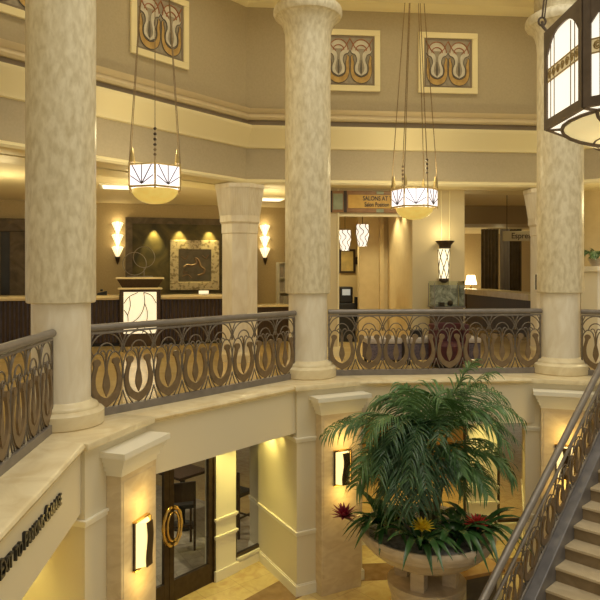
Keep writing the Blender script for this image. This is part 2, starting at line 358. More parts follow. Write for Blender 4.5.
# lobby ceiling beyond the drum, starting behind a dark slot
ZC = 6.60
b = MB()
poly = [P3(M_, A0+90, 0, 2.95, 0), P3(L, A0+45, -2.95*T, 2.95, 0), P3(C, A0, -2.95*T, 2.95, 0), P3(R, A0-45, -2.95*T, 2.95, 0), P3(R, A0-45, S, 2.95, 0)]
poly = [(p.x, p.y) for p in poly] + [(16, 12), (16, 28), (-14, 28), (-14, 3)]
b.prism(poly, ZC, ZC+0.15); tag(b.build('ceiling_upper', M_CEIL), 'cream ceiling of the upper lobby', 'ceiling', kind='structure')
for nm, O, a in SEGS:
    S = {'left_middle': S1, 'centre': S2}.get(nm, 4.26)
    b = MB(); b.sweep([(2.95, ZC-0.10), (3.6, ZC-0.10), (3.6, ZC), (2.95, ZC)], S, T, T)
    tag(b.build('trim_soffit_'+nm, M_TRIM, loc=(O.x, O.y, 0), rz=D(a)), 'cream dropped soffit just behind the beam, %s side' % nm.replace('_', ' '), 'soffit', kind='structure')
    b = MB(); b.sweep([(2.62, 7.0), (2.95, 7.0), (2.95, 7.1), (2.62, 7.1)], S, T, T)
    tag(b.build('ceiling_slot_'+nm, M_COVE, loc=(O.x, O.y, 0), rz=D(a)), 'dark ceiling slot behind the beam, %s side' % nm.replace('_', ' '), 'ceiling', kind='structure')  # dark colour stands in for the unlit recess behind the beam
S = 4.26

# ------------------------------------------------------------------ marble columns
def column(o, label):
    t = thing('marble_column', label, 'column', (o.x, o.y, ZL), group='round marble columns of the rotunda')
    b = MB(); b.lathe([(0.44, 0.0), (0.455, 0.015), (0.455, 0.15), (0.43, 0.175), (0.395, 0.185), (0.395, 0.20), (0.38, 0.225), (0.345, 0.24), (0.315, 0.27), (0.30, 0.27)], 48)
    b.build('base', M_LEDGE, t, smooth=True)
    b = MB(); b.lathe([(0.31, 0.262), (0.31, 1.36)], 48); b.build('lower_shaft', M_COLB, t, smooth=True)
    b = MB(); b.lathe([(0.315, 1.33), (0.352, 1.33), (0.362, 1.34), (0.362, 1.36), (0.366, 1.40), (0.366, 5.35), (0.375, 5.5), (0.41, 5.62), (0.46, 5.70), (0.50, 5.74), (0.50, 5.741)], 48, cap=False)
    b.build('upper_shaft', M_COL, t, smooth=True)
    b = MB(); b.lathe([(0.49, 5.735), (0.53, 5.75), (0.555, 5.80), (0.555, 5.86), (0.53, 5.91), (0.48, 5.94), (0.40, 5.96), (0.385, 5.97), (0.385, 6.04), (0.41, 6.07), (0.41, 6.255)], 48)
    b.build('capital', M_COL, t, smooth=True)
    return t
column(L, 'thick marble column nearest the camera on the left, standing on the ledge corner')
column(C, 'marble column with flared capital rising in the middle of the balcony')
column(R, 'marble column on the right beside the large hanging lantern')

# ------------------------------------------------------------------ corner piers below the columns
def octo(r): return [(r*math.cos(PI/8+k*PI/4), r*math.sin(PI/8+k*PI/4)) for k in range(8)]
def ring_box(b, w, y0, y1, z0, z1, p):      # a moulding wrapped round a box pier
    b.box(-w-p, w+p, y0-p, y1, z0, z1)
def pier(o, ang, label, sconce_label, sh=0.09):
    rz = D(ang)
    t = thing('corner_pier', label, 'pier', (o.x, o.y, 0), rz, group='piers under the balcony corners')
    b = MB(); b.box(-0.57, 0.57, -0.72, 1.05, 0, ZL-0.075); b.build('core', M_CREAM, t)
    b = MB()
    ring_box(b, 0.57, -0.72, 1.05, 2.26, 2.30, 0.02); ring_box(b, 0.57, -0.72, 1.05, 2.30, 2.325, 0.035)
    b.build('upper_moulding', M_WHITE, t)
    b = MB(); ring_box(b, 0.57, -0.72, 1.05, 0.88, 0.92, 0.012); ring_box(b, 0.57, -0.72, 1.05, 0.92, 0.945, 0.025)
    b.build('chair_rail', M_WHITE, t)
    b = MB(); ring_box(b, 0.57, -0.72, 1.05, 0.0, 0.15, 0.025); ring_box(b, 0.57, -0.72, 1.05, 0.15, 0.17, 0.012)
    b.build('skirting', M_WHITE, t)
    b = MB(); b.box(sh-0.345, sh+0.345, -0.90, -0.72, 0.0, 2.70); b.box(sh-0.315, sh+0.315, -0.905, -0.72, 0.25, 2.6); b.build('marble_panel', M_PIER, t, bevel=0.008)
    b = MB()
    for (p, z0, z1) in ((0.008, 2.66, 2.71), (0.032, 2.71, 2.76), (0.054, 2.76, 2.81), (0.076, 2.81, 2.87), (0.115, 2.87, 2.93)):
        b.box(sh-0.345-p, sh+0.345+p, -0.90-p, -0.72, z0, z1)
    b.build('stepped_cap', M_WHITE, t)
    # ledge bump above the pier
    # wall sconce: lit glass between bronze plates
    pos = P3(o, ang, sh, -0.905, 1.86)
    s = thing('wall_sconce', sconce_label, 'wall lamp', tuple(pos), rz, group='bronze and glass sconces on the piers')
    b = MB(); b.box(-0.13, 0.13, -0.02, 0.0, -0.25, 0.25); b.build('back_plate', M_DARKBR, s)
    b = MB()
    prof = [(-0.12+0.235*k/10, -0.025-0.08*math.sin(PI*k/10)) for k in range(11)]
    b.prism(prof, -0.235, 0.235); b.build('glass_diffuser', M_SCON, s, smooth=True)
    b = MB(); b.box(-0.14, -0.125, -0.025, 0.0, -0.25, 0.25); b.build('side_bar', M_DARKBR, s)
    b = MB(); b.box(0.122, 0.137, -0.06, 0.0, -0.25, 0.25); b.build('side_bar', M_BRASS, s)
    b = MB()
    n = 24; A = []; B = []
    for k in range(n+1):
        z = -0.235+0.47*k/n
        A.append((-0.05+0.016*math.sin(z*13+0.5), z)); B.append((0.06+0.012*math.sin(z*13+0.5), z))
    b.strip(A, B, -0.125, -0.112); b.build('wavy_plate', M_DARKBR, s)
    b = MB(); b.box(-0.15, 0.14, -0.04, 0.0, 0.25, 0.265); b.build('end_cap', M_BRASS, s)
    b = MB(); b.box(-0.15, 0.14, -0.04, 0.0, -0.265, -0.25); b.build('end_cap', M_BRASS, s)
    for dz in (0.40, -0.40):
        q = P3(o, ang, sh, -1.09, 1.86+dz); lamp('POINT', q, 3.0, (1.0, 0.66, 0.18), 0.09, name='sconce_glow')
    return t
pier(L, A0+67.5, 'corner pier under the left column, tan marble panel with a white stepped cap', 'lit bronze wall sconce on the tan pier left of the glass doors', 0.13)
pier(C, A0+22.5, 'corner pier under the middle column, tan marble panel behind the palm planter', 'lit bronze wall sconce on the middle pier left of the palm')
pier(R, A0-22.5, 'corner pier under the right column, standing behind the staircase railing', 'lit bronze wall sconce seen through the staircase railing', 0.0)
for nm, o, ang in (('left_corner', L, A0+67.5), ('middle_corner', C, A0+22.5), ('right_corner', R, A0-22.5)):
    b = MB(); b.box(-0.63, 0.63, -0.80, 0.3, ZL-0.076, ZL+0.001)
    tag(b.build('trim_ledge_'+nm, M_LEDGE, loc=(o.x, o.y, 0), rz=D(ang), bevel=0.02, smooth=True), 'marble ledge projection around the %s column base' % nm.split('_')[0], 'ledge', kind='structure')

# ------------------------------------------------------------------ balustrades
W = 0.4325
def arc(cx, cz, rx, rz_, a0, a1, n): return [(cx+rx*math.cos(D(a0+(a1-a0)*k/n)), cz+rz_*math.sin(D(a0+(a1-a0)*k/n))) for k in range(n+1)]
def catmull(P, n=5):
    out = []
    for i in range(len(P)-1):
        p0 = P[max(i-1,0)]; p1 = P[i]; p2 = P[i+1]; p3 = P[min(i+2,len(P)-1)]
        for k in range(n):
            t = k/n
            out.append(tuple(0.5*((2*p1[j])+(-p0[j]+p2[j])*t+(2*p0[j]-5*p1[j]+4*p2[j]-p3[j])*t*t+(-p0[j]+3*p1[j]-3*p2[j]+p3[j])*t**3) for j in range(2)))
    out.append(P[-1]); return out
def unit_meshes(h, slope=0.0, mid=1.0, w=W):
    """horseshoe plate, spindle and wire scrolls of one bay (bay width w, clear height h)"""
    def f(x, y, z): return (x, y, z+slope*x)
    def sc(P): return [(x*w, z*h) for x, z in P]
    out = sc(catmull([(-0.30,0.645),(-0.365,0.61),(-0.37,0.54),(-0.42,0.44),(-0.455,0.33),(-0.41,0.20),(-0.25,0.08),(0,0.0)], 5))
    inn = sc(catmull([(-0.27,0.625),(-0.21,0.59),(-0.255,0.54),(-0.315,0.44),(-0.33,0.34),(-0.285,0.24),(-0.16,0.16),(0,0.12)], 5))
    b = MB(); b.strip(out, inn, -0.014, 0.014, f)
    b.strip([(-x, z) for x, z in out], [(-x, z) for x, z in inn], -0.014, 0.014, f)
    b.vprism([(-0.285*w+0.105*w*math.cos(a), 0.605*h+0.050*h*math.sin(a)) for a in [2*PI*k/12 for k in range(12)]], -0.018, 0.018, f)
    b.vprism([(0.285*w+0.105*w*math.cos(a), 0.605*h+0.050*h*math.sin(a)) for a in [2*PI*k/12 for k in range(12)]], -0.018, 0.018, f)
    bmesh.ops.recalc_face_normals(b.bm, faces=b.bm.faces[:])
    m1 = bpy.data.meshes.new('scroll_plate'); b.bm.to_mesh(m1); m1.materials.append(M_PLATE)
    b = MB()
    A = sc(catmull([(0,0.14),(-0.055,0.20),(-0.10,0.28),(-0.075,0.38),(-0.03,0.48),(-0.018,0.62),(-0.018,0.69)], 4))
    b.strip(A, [(-x, z) for x, z in A], -0.012, 0.012, f)
    bmesh.ops.recalc_face_normals(b.bm, faces=b.bm.faces[:])
    m2 = bpy.data.meshes.new('spindle'); b.bm.to_mesh(m2); m2.materials.append(M_PLATE)
    b = MB(); r = 0.009
    def tb(P): b.tube([f(x, 0, z) for x, z in P], r, 5)
    for sg in (-1, 1):
        fl = lambda P: [(sg*x, z) for x, z in P]
        tb(fl(sc(catmull([(0.20,0.0),(0.40,0.17),(0.475,0.36),(0.485,0.52),(0.42,0.66),(0.28,0.735),(0.13,0.70),(0.05,0.60),(0.02,0.46)], 4))))
        tb(fl(sc(catmull([(0.36,0.0),(0.44,0.10),(0.5,0.20)], 3))))
        tb(fl(sc([(0.36,1.0),(0.43,0.93),(0.5,0.84),(0.44,0.76),(0.36,0.69)])))
        tb(fl(sc(catmull([(0.02,0.69),(0.05,0.745),(0.12,0.76),(0.17,0.735)], 3))))
    tb(sc(arc(0, 0.72, 0.49, 0.275, 0, 180, 14)))
    tb(sc(arc(0, 0.72, 0.25, 0.14, 0, 180, 10)))
    bmesh.ops.recalc_face_normals(b.bm, faces=b.bm.faces[:])
    m3 = bpy.data.meshes.new('wire_scroll'); b.bm.to_mesh(m3); m3.materials.append(M_WIRE)
    for m in (m1, m2, m3):
        m.polygons.foreach_set('use_smooth', [m is m3]*len(m.polygons))
    return m1, m2, m3
RAILH = 1.07
UM = unit_meshes(0.87)
def railing(o, ang, x0, x1, n, label):
    rz = D(ang); p = P3(o, ang, x0, 0, ZL); Ln = x1-x0
    t = thing('balcony_railing', label, 'railing', tuple(p), rz, group='bronze scrollwork balcony railings')
    b = MB(); prof = [(0.044*math.cos(2*PI*k/16), 1.025+0.043*math.sin(2*PI*k/16)) for k in range(16)]
    b.sweep(prof, Ln, 0, 0); b.build('handrail', M_BRONZE, t, smooth=True)
    b = MB(); b.box(0, Ln, -0.035, 0.035, 0.0, 0.09); b.build('bottom_rail', M_BRONZE, t, bevel=0.006)
    b = MB(); b.box(0, Ln, -0.012, 0.012, 0.95, 0.975); b.build('top_bar', M_BRONZE, t)
    for x in (0.012, Ln-0.012):
        b = MB(); b.box(x-0.012, x+0.012, -0.012, 0.012, 0.09, 0.95); b.build('end_post', M_WIRE, t)
    for k in range(n):
        for nm, me in zip(('scroll_plate', 'spindle', 'wire_scroll'), UM):
            ob = bpy.data.objects.new(nm, me); COL.objects.link(ob); ob.parent = t
            ob.location = (Ln*(k+0.5)/n, 0, 0.09); ob.scale.x = Ln/n/W
    return t
railing(M_, A0+90, 0.3, S-0.33, 9, 'bronze scroll balcony railing at the far left edge, left of the nearest column')
railing(L, A0+45, 0.34, S1-0.33, 8, 'bronze scroll balcony railing between the left and middle columns')
railing(C, A0, 0.33, S2-0.33, 8, 'bronze scroll balcony railing between the middle and right columns, above the palm')
railing(R, A0-45, 0.34, 0.78, 1, 'short bronze scroll balcony railing at the right edge, right of the right column')

# ------------------------------------------------------------------ sign lettering on the left balcony front
sg = text_obj('sign_lettering', 'Exit to Parking Garage', 0.18, 0.012, M_LETTER, loc=tuple(P3(M_, A0+90, S-2.22, -0.418, 2.80)), rz=D(A0+90), small=0.78, sx=1.0)
wt = max(v.co.x for v in sg.data.vertices)-min(v.co.x for v in sg.data.vertices)
for v in sg.data.vertices: v.co.x *= 1.39/wt
tag(sg, 'black raised letters reading EXIT TO PARKING GARAGE on the left balcony front', 'sign')
sg = text_obj('sign_lettering', 'OM', 0.15, 0.012, M_LETTER, loc=tuple(P3(C, A0, 1.66, -0.512, 2.76)), rz=D(A0), sx=0.85)
tag(sg, 'two black raised letters on the balcony front just behind the palm tips', 'sign')

# ------------------------------------------------------------------ lower level fronts
OS = 0.85
def loc_of(o, ang, x, y, z): return tuple(P3(o, ang, x, y, z))
def plain_wall(name, o, ang, x0, x1, z0, z1, m, label, thick=0.12, y=OS):
    b = MB(); b.box(x0, x1, y, y+thick, z0, z1)
    return tag(b.build(name, m, loc=(o.x, o.y, 0), rz=D(ang)), label, 'wall', kind='structure')
plain_wall('wall_passage', M_, A0+90, 0.0, S+0.2, 0, ZS, mat('yellow_lit_plaster', (0.72, 0.60, 0.32), 0.6, bump=0.02, scale=40), 'yellow lit wall of the passage under the left balcony')  # yellow light in the passage is put into the plaster colour
plain_wall('wall_stair_back', R, A0-45, -0.2, S, 0, ZS, M_CREAM, 'cream wall under the right balcony behind the staircase')
def pilaster(name, o, ang, x0, x1, label):
    t = thing(name, label, 'pilaster', (o.x, o.y, 0), D(ang), kind='structure')
    b = MB(); b.box(x0, x1, OS-0.06, OS+0.2, 0, ZS); b.build('shaft', M_WHITE, t)
    b = MB()
    for z, p in ((0.0, 0.03), ):
        b.box(x0-p, x1+p, OS-0.06-p, OS, 0, 0.16)
    b.build('skirting', M_WHITE, t, bevel=0.008)
    b = MB()
    for z in (0.66, 0.93):
        b.box(x0-0.03, x1+0.03, OS-0.09, OS, z, z+0.035); b.box(x0-0.015, x1+0.015, OS-0.075, OS, z-0.025, z)
    b.build('moulding', M_WHITE, t)
    return t
pilaster('trim_pilaster_left_middle', L, A0+45, 3.01, 3.43, 'ivory pilaster with two mouldings right of the glass doors')
pilaster('trim_pilaster_centre', C, A0, 2.93, 3.46, 'ivory pilaster with two mouldings left of the window behind the palm')
def glass_doors(name, o, ang, x0, xm, x1, label, ring=True):
    t = thing(name, label, 'door', (o.x, o.y, 0), D(ang), kind='structure')
    def leaf(a, c, side):
        b = MB(); y0, y1 = OS-0.03, OS+0.03
        b.box(a, a+0.085, y0, y1, 0, ZS); b.box(c-0.085, c, y0, y1, 0, ZS)
        b.box(a+0.085, c-0.085, y0, y1, 0, 0.30); b.box(a+0.085, c-0.085, y0, y1, ZS-0.1, ZS)
        f = b.build('door_leaf', M_DARKBR, t, bevel=0.004)
        b = MB(); b.box(a+0.085, c-0.085, OS-0.006, OS+0.006, 0.30, ZS-0.1); b.build('glass_pane', M_GLASS, f)
        if ring:
            # half of an ornate oval pull
            b = MB(); zc = 1.13; sg_ = side
            cx = c-0.012 if side < 0 else a+0.012
            for q0, rx, rz_, th in ((0, 0.145, 0.27, 0.026), (1, 0.085, 0.20, 0.016)):
                P = [Vector((cx+sg_*rx*math.cos(q), OS-0.10-0.02*q0, zc+rz_*math.sin(q))) for q in [-PI/2+PI*k/20 for k in range(21)]]
                b.tube(P, [th*(0.8+0.35*math.sin(PI*k/20*5)**2) for k in range(21)], 8)
            for zz in (zc+0.235, zc-0.235): b.tube([(cx+sg_*0.045, OS-0.03, zz), (cx+sg_*0.045, OS-0.11, zz)], 0.018, 8)
            b.build('pull_handle', M_BRASS, f, smooth=True)
    leaf(x0, xm, -1); leaf(xm+0.006, x1, 1)
    b = MB(); b.box(x0-0.06, x0, OS-0.05, OS+0.05, 0, ZS); b.box(x1, x1+0.04, OS-0.05, OS+0.05, 0, ZS); b.build('door_frame', M_DARKBR, t)
    return t
glass_doors('door_1', L, A0+45, 1.34, 2.13, 2.97, 'pair of bronze framed glass doors with gold oval pull handles')
def window(name, o, ang, x0, x1, z0, label):
    t = thing(name, label, 'window', (o.x, o.y, 0), D(ang), kind='structure')
    b = MB(); y0, y1 = OS-0.03, OS+0.03
    b.box(x0, x0+0.03, y0, y1, z0, ZS); b.box(x1-0.03, x1, y0, y1, z0, ZS); b.box(x0+0.03, x1-0.03, y0, y1, z0, z0+0.05)
    b.build('window_frame', M_DARKBR, t)
    b = MB(); b.box(x0+0.03, x1-0.03, OS-0.005, OS+0.005, z0+0.05, ZS); b.build('glass_pane', M_GLASS, t)
    b = MB(); b.box(x0, x1, OS-0.04, OS+0.1, 0, z0-0.03); b.box(x0, x1, OS-0.075, OS+0.1, z0-0.03, z0); b.box(x0, x1, OS-0.07, OS, 0, 0.13)
    b.build('window_sill', M_WHITE, t)
    return t
window('window_1', L, A0+45, 3.45, 4.45, 0.20, 'tall shop window between the ivory pilaster and the middle pier')
window('window_2', C, A0, 3.49, 4.35, 0.30, 'tall amber window right of the palm, beside the staircase')
window('window_3', C, A0, 0.60, 2.90, 0.30, 'wide amber window hidden behind the palm planter')
plain_wall('wall_shopfront', L, A0+45, -0.3, 1.30, 0, ZS, M_WHITE, 'ivory wall left of the glass doors behind the left pier')

# restaurant behind the doors
b = MB(); b.box(-0.6, 5.2, OS+0.15, 5.6, 0.001, 0.012)
tag(b.build('floor_restaurant', M_WOODF, loc=(L.x, L.y, 0), rz=D(A0+45)), 'grey wood floor behind the glass doors', 'floor', kind='structure')
b = MB(); b.box(-1.5, 5.0, 5.6, 5.7, 0, 3.0)
tag(b.build('wall_restaurant', M_REST, loc=(L.x, L.y, 0), rz=D(A0+45)), 'dark brown wall at the back of the restaurant', 'wall', kind='structure')
b = MB(); b.box(-0.6, 4.6, OS+0.35, 5.7, ZS+0.35, ZS+0.4)
tag(b.build('ceiling_restaurant', M_REST, loc=(L.x, L.y, 0), rz=D(A0+45)), 'dark ceiling of the restaurant', 'ceiling', kind='structure')
b = MB(); b.box(-0.3, 4.6, 4.2, 4.3, 0, 2.7)
tag(b.build('wall_amber', M_AMBERW, loc=(C.x, C.y, 0), rz=D(A0)), 'amber wall behind the windows near the staircase', 'wall', kind='structure')
def bar_stool(p, rz, label):
    t = thing('bar_stool', label, 'stool', tuple(p), rz, group='dark bar stools in the restaurant')
    b = MB(); b.box(-0.21, 0.21, -0.2, 0.2, 0.72, 0.79); b.build('seat', M_BLACK, t, bevel=0.015)
    b = MB(); b.box(-0.21, 0.21, 0.17, 0.21, 0.85, 1.18); b.build('backrest', M_WOODD, t, bevel=0.01)
    for x in (-0.19, 0.19):
        b = MB(); b.box(x-0.018, x+0.018, 0.17, 0.21, 0.0, 0.9); b.build('leg', M_WOODD, t)
        b = MB(); b.box(x-0.018, x+0.018, -0.19, -0.155, 0.0, 0.72); b.build('leg', M_WOODD, t)
    b = MB(); b.box(-0.19, 0.19, -0.182, -0.162, 0.28, 0.31); b.box(-0.2, -0.18, -0.17, 0.19, 0.34, 0.37); b.box(0.18, 0.2, -0.17, 0.19, 0.34, 0.37)
    b.build('footrest', M_WOODD, t)
FZ = 0.012
bar_stool(P3(L, A0+45, 3.45, 2.15, FZ), D(A0+45+150), 'dark bar stool behind the right glass door, nearest the pane')
bar_stool(P3(L, A0+45, 3.30, 3.35, FZ), D(A0+45+20), 'dark bar stool by the table behind the right glass door')
bar_stool(P3(L, A0+45, 4.50, 1.85, FZ), D(A0+45+95), 'dark bar stool seen through the narrow window beside the doors')
t = thing('bar_table', 'tall dark table behind the glass doors among the bar stools', 'table', loc_of(L, A0+45, 4.05, 2.85, FZ), D(A0+45))
b = MB(); b.box(-0.35, 0.35, -0.35, 0.35, 1.0, 1.05); b.build('tabletop', M_WOODD, t, bevel=0.01)
b = MB(); b.lathe([(0.25, 0), (0.25, 0.03), (0.05, 0.06), (0.05, 1.0)], 16); b.build('pedestal', M_BLACK, t, smooth=True)

# ------------------------------------------------------------------ staircase
SA = 45.0; SP = Vector((3.44, 8.30)); RUN = 0.285; RISE = 0.1825; SL = RISE/RUN; SW = 1.9
t = thing('staircase', 'cream marble staircase climbing to the right behind its scroll railing', 'stairs', (SP.x, SP.y, 0), D(SA))
for i in range(-6, 10):
    z = 1.22+i*RISE
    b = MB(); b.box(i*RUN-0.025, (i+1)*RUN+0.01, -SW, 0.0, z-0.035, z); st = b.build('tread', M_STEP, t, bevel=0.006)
    b = MB(); b.box(i*RUN, (i+1)*RUN, -SW, 0.0, max(0, z-RISE-0.16), z-0.035); b.build('riser', M_RISER_SHADE, t)
x0, x1 = -7.0*RUN, 9.6*RUN
def zn(x): return 1.22+SL*x
b = MB(); b.vprism([(x0-0.3, 0.0), (x0-0.3, 0.16), (x0, zn(x0)+0.16), (x1, zn(x1)+0.16), (x1, zn(x1)-0.45), (x0+0.75, 0.0)], 0.0, 0.21)
b.build('stringer', M_STRING, t, bevel=0.01)
t = thing('stair_railing', 'bronze scroll railing with thick sloping handrail along the staircase', 'railing', loc_of(SP, SA, 0, 0.15, 0), D(SA))
hr = 1.08
def slope_bar(name, z, r, m, sq=1.0):
    b = MB(); prof = [(r*math.cos(2*PI*k/14), r*sq*math.sin(2*PI*k/14)) for k in range(14)]
    n = len(prof); v = []
    for X in (x0, x1): v += [(X, o, zn(X)+z+q) for o, q in prof]
    b._new(v, [(i, n+i, n+(i+1)%n, (i+1)%n) for i in range(n)]+[tuple(range(n)), tuple(range(2*n-1, n-1, -1))])
    return b.build(name, m, t, smooth=True)
slope_bar('handrail', hr, 0.046, M_BRONZE, 1.15)
slope_bar('middle_rail', hr-0.26, 0.022, M_BRONZE)
slope_bar('bottom_rail', 0.18, 0.02, M_BRONZE)
SW_U = 0.46
SUM = unit_meshes(0.64, SL, w=SW_U)
nst = 10
for k in range(nst):
    X = x0+0.2+(k+0.5)*SW_U
    for nm, me in zip(('scroll_plate', 'spindle', 'wire_scroll'), SUM):
        ob = bpy.data.objects.new(nm, me); COL.objects.link(ob); ob.parent = t
        ob.location = (X, 0, zn(X)+0.19)

# ------------------------------------------------------------------ hanging bowl lamps
def bowl_lamp(p, label, rot=0.0):
    t = thing('pendant_lamp', label, 'lamp', (p.x, p.y, p.z), rot, group='chain hung bowl lamps in the gallery')
    r = 0.415; hb = 0.33; N_ = 6
    V = [(r*math.cos(2*PI*k/N_-PI/2), r*math.sin(2*PI*k/N_-PI/2)) for k in range(N_)]
    for k in range(N_):
        a = Vector(V[k]); c = Vector(V[(k+1)%N_]); mid = (a+c)/2; w = (c-a).length; ang = math.atan2(c.y-a.y, c.x-a.x)
        b = MB(); b.box(-w/2+0.02, w/2-0.02, -0.006, 0.006, 0.03, hb-0.02)
        g = b.build('glass_panel', M_GLASSW, t, loc=(mid.x, mid.y, 0), rz=ang)
        b = MB()
        for q in (33, 60, 90, 120, 147):
            dx, dz = math.cos(D(q)), math.sin(D(q)); ln = min((w/2-0.025)/max(abs(dx),1e-3), (hb-0.06)/dz)
            b.tube([(0, -0.010, 0.04), (dx*ln, -0.010, 0.04+dz*ln)], 0.0075, 4)
        b.build('sunray_leading', M_LEAD, g)
    b = MB()
    for k in range(N_):
        x, y = V[k]; b.tube([(x, y, -0.03), (x, y, hb+0.03)], 0.013, 6)
        x2, y2 = V[(k+1)%N_]; b.tube([(x, y, 0.01), (x2, y2, 0.01)], 0.016, 6); b.tube([(x, y, hb-0.005), (x2, y2, hb-0.005)], 0.010, 6)
    b.build('frame', M_GOLDFR, t, smooth=True)
    b = MB(); n = 12; prof = [(max(0.005, 0.335*math.sin(PI/2*k/n)), -0.005-0.21*math.cos(PI/2*k/n)) for k in range(n+1)]
    b.lathe(prof, 32, cap=False); b.build('glass_bowl', M_BOWL, t, smooth=True)
    top = 10.4-p.z
    for k in range(0, N_):
        x, y = V[k]
        b = MB(); b.tube([(x, y, hb+0.03), (x*0.96, y*0.96, hb+0.30), (x*0.30, y*0.30, top-0.05)], 0.0075, 4)
        ch = b.build('chain', M_CHAIN, t)
        if k % 3 == 0 and k < 4:
            for j in range(4):
                b = MB(); b.sphere((x*0.93, y*0.93, hb+0.26+j*0.075), 0.024, 8, 6); b.build('bead', M_DARKBR, ch, smooth=True)
        else:
            b = MB(); b.lathe([(0.03, hb+0.03), (0.035, hb+0.10), (0.012, hb+0.24)], 8, (x*0.9, y*0.9)); b.build('finial', M_GOLDFR, ch, smooth=True)
    b = MB(); b.lathe([(0.06, top-0.10), (0.16, top-0.04), (0.18, top-0.001)], 20); b.build('canopy', M_GOLDFR, t, smooth=True)
    lamp('POINT', (p.x, p.y, p.z+0.75), 16, (1.0, 0.84, 0.46), 0.15, name='bowl_lamp_glow')
    return t
p = at(155, 189.5, 9.46); bowl_lamp(p, 'hanging bowl lamp of white sunray panels near the left column', D(12.7))
p = at(414.5, 208, 11.67); bowl_lamp(p, 'hanging bowl lamp of white sunray panels in front of the orange sign', D(24))

# ------------------------------------------------------------------ big lantern
Zn = 4.6; side = 0.154*Zn; lx = 0.444*Zn
lc = Vector((lx+side*1.2071, Zn+side/2)); LB = EYE+143/640*1.154*Zn; LT = EYE+240/640*1.154*Zn
t = thing('hanging_lantern', 'large octagonal bronze lantern with white glass at the upper right', 'lamp', (lc.x, lc.y, LB))
RL = side/(2*math.sin(PI/8)); HH = LT-LB
V = [(RL*math.cos(PI/8+k*PI/4), RL*math.sin(PI/8+k*PI/4)) for k in range(8)]
for k in range(8):
    a = Vector(V[k]); c = Vector(V[(k+1)%8]); mid = (a+c)/2; w = (c-a).length; ang = math.atan2(c.y-a.y, c.x-a.x)
    # bronze face frame with an arched glass opening, outward is -y after the turn
    n = 12; arch = []; topc = []
    for j in range(n+1):
        x = -w/2+0.05+(w-0.10)*j/n
        arch.append((x, HH-0.22+0.16*(1-abs(2*j/n-1)**3))); topc.append((x, HH))
    b = MB(); b.strip(topc, arch, -0.02, 0.02)
    b.box(-w/2, -w/2+0.055, -0.02, 0.02, 0, HH); b.box(w/2-0.055, w/2, -0.02, 0.02, 0, HH); b.box(-w/2+0.055, w/2-0.055, -0.02, 0.02, 0, 0.07)
    f = b.build('face_frame', M_LANTBR, t, loc=(mid.x, mid.y, 0), rz=ang)
    b = MB(); b.vprism([(-w/2+0.055, 0.07), (w/2-0.055, 0.07)]+[(x, z) for x, z in reversed(arch)], -0.005, 0.005); b.build('glass_panel', M_LANT, f)
    b = MB(); b.box(-w/2+0.05, w/2-0.05, -0.008, 0.008, HH*0.53-0.045, HH*0.53+0.045); b.build('band_glass', mat('lantern_band', (0.74, 0.62, 0.36), 0.4, emit=(1.0, 0.80, 0.42), estr=0.22, col2=(0.66, 0.53, 0.28), scale=20), f)
    for x in (-w*0.34, -w*0.24, w*0.20, w*0.30):
        b = MB(); b.box(x-0.004, x+0.004, -0.010, 0.010, 0.07, HH-0.09 if abs(x) < w*0.26 else HH-0.12); b.build('glazing_bar', M_LANTBR, f)
    b = MB(); zb = HH*0.53
    for z in (zb-0.05, zb+0.05): b.box(-w/2+0.055, w/2-0.055, -0.014, 0.014, z-0.005, z+0.005)
    for j in range(7):
        cx = -w/2+0.055+(w-0.11)*(j+0.5)/7
        b.tube([(cx+0.033*(1-q/20)*math.cos(q*0.75), -0.012, zb+0.036*(1-q/20)*math.sin(q*0.75)) for q in range(18)], 0.006, 4)
        b.tube([(cx+0.033*(1-q/20)*math.cos(q*0.75), 0.012, zb+0.036*(1-q/20)*math.sin(q*0.75)) for q in range(18)], 0.006, 4)
    b.build('scroll_band', mat('scroll_brass', (0.42, 0.30, 0.12), 0.4, 0.5, bump=0.01, scale=30), f)

b = MB(); n = 10
b.lathe([(max(0.01, (RL-0.13)*math.sin(PI/2*k/n)), 0.0-0.20*math.cos(PI/2*k/n)) for k in range(n+1)], 32, cap=False); bw = b.build('glass_bowl', M_LANTB, t, smooth=True)
b = MB()
for k in range(8):
    a = PI/8+k*PI/4
    b.tube([((RL-0.12)*math.sin(PI/2*q/8)*math.cos(a), (RL-0.12)*math.sin(PI/2*q/8)*math.sin(a), -0.012-0.20*math.cos(PI/2*q/8)) for q in range(9)], 0.014, 6)
    b.tube([((RL-0.12)*math.cos(a), (RL-0.12)*math.sin(a), 0.0), (RL*math.cos(a), RL*math.sin(a), 0.005)], 0.018, 6)
b.tube([((RL-0.12)*math.cos(2*PI*k/32), (RL-0.12)*math.sin(2*PI*k/32), -0.005) for k in range(32)], 0.018, 6, closed=True)
b.tube([((RL-0.36)*math.cos(2*PI*k/32), (RL-0.36)*math.sin(2*PI*k/32), -0.135) for k in range(32)], 0.010, 6, closed=True)
b.build('bowl_ribs', M_LANTBR, bw)
b = MB(); b.prism(octo(RL-0.03), -0.002, 0.012)
b2 = MB()
for k in range(8):
    a = Vector(V[k]); c = Vector(V[(k+1)%8]); a2 = a*((RL-0.13)/RL); c2 = c*((RL-0.13)/RL)
    b2._new([(a.x, a.y, 0.002), (c.x, c.y, 0.002), (c2.x, c2.y, 0.002), (a2.x, a2.y, 0.002)], [(0, 1, 2, 3)])
b2.build('rim_glass', M_LANT, t); b.bm.free()
b = MB(); b.frustum(octo(RL+0.02), HH, octo(RL*0.80), HH+0.18); b.build('roof', M_LANTBR, t)
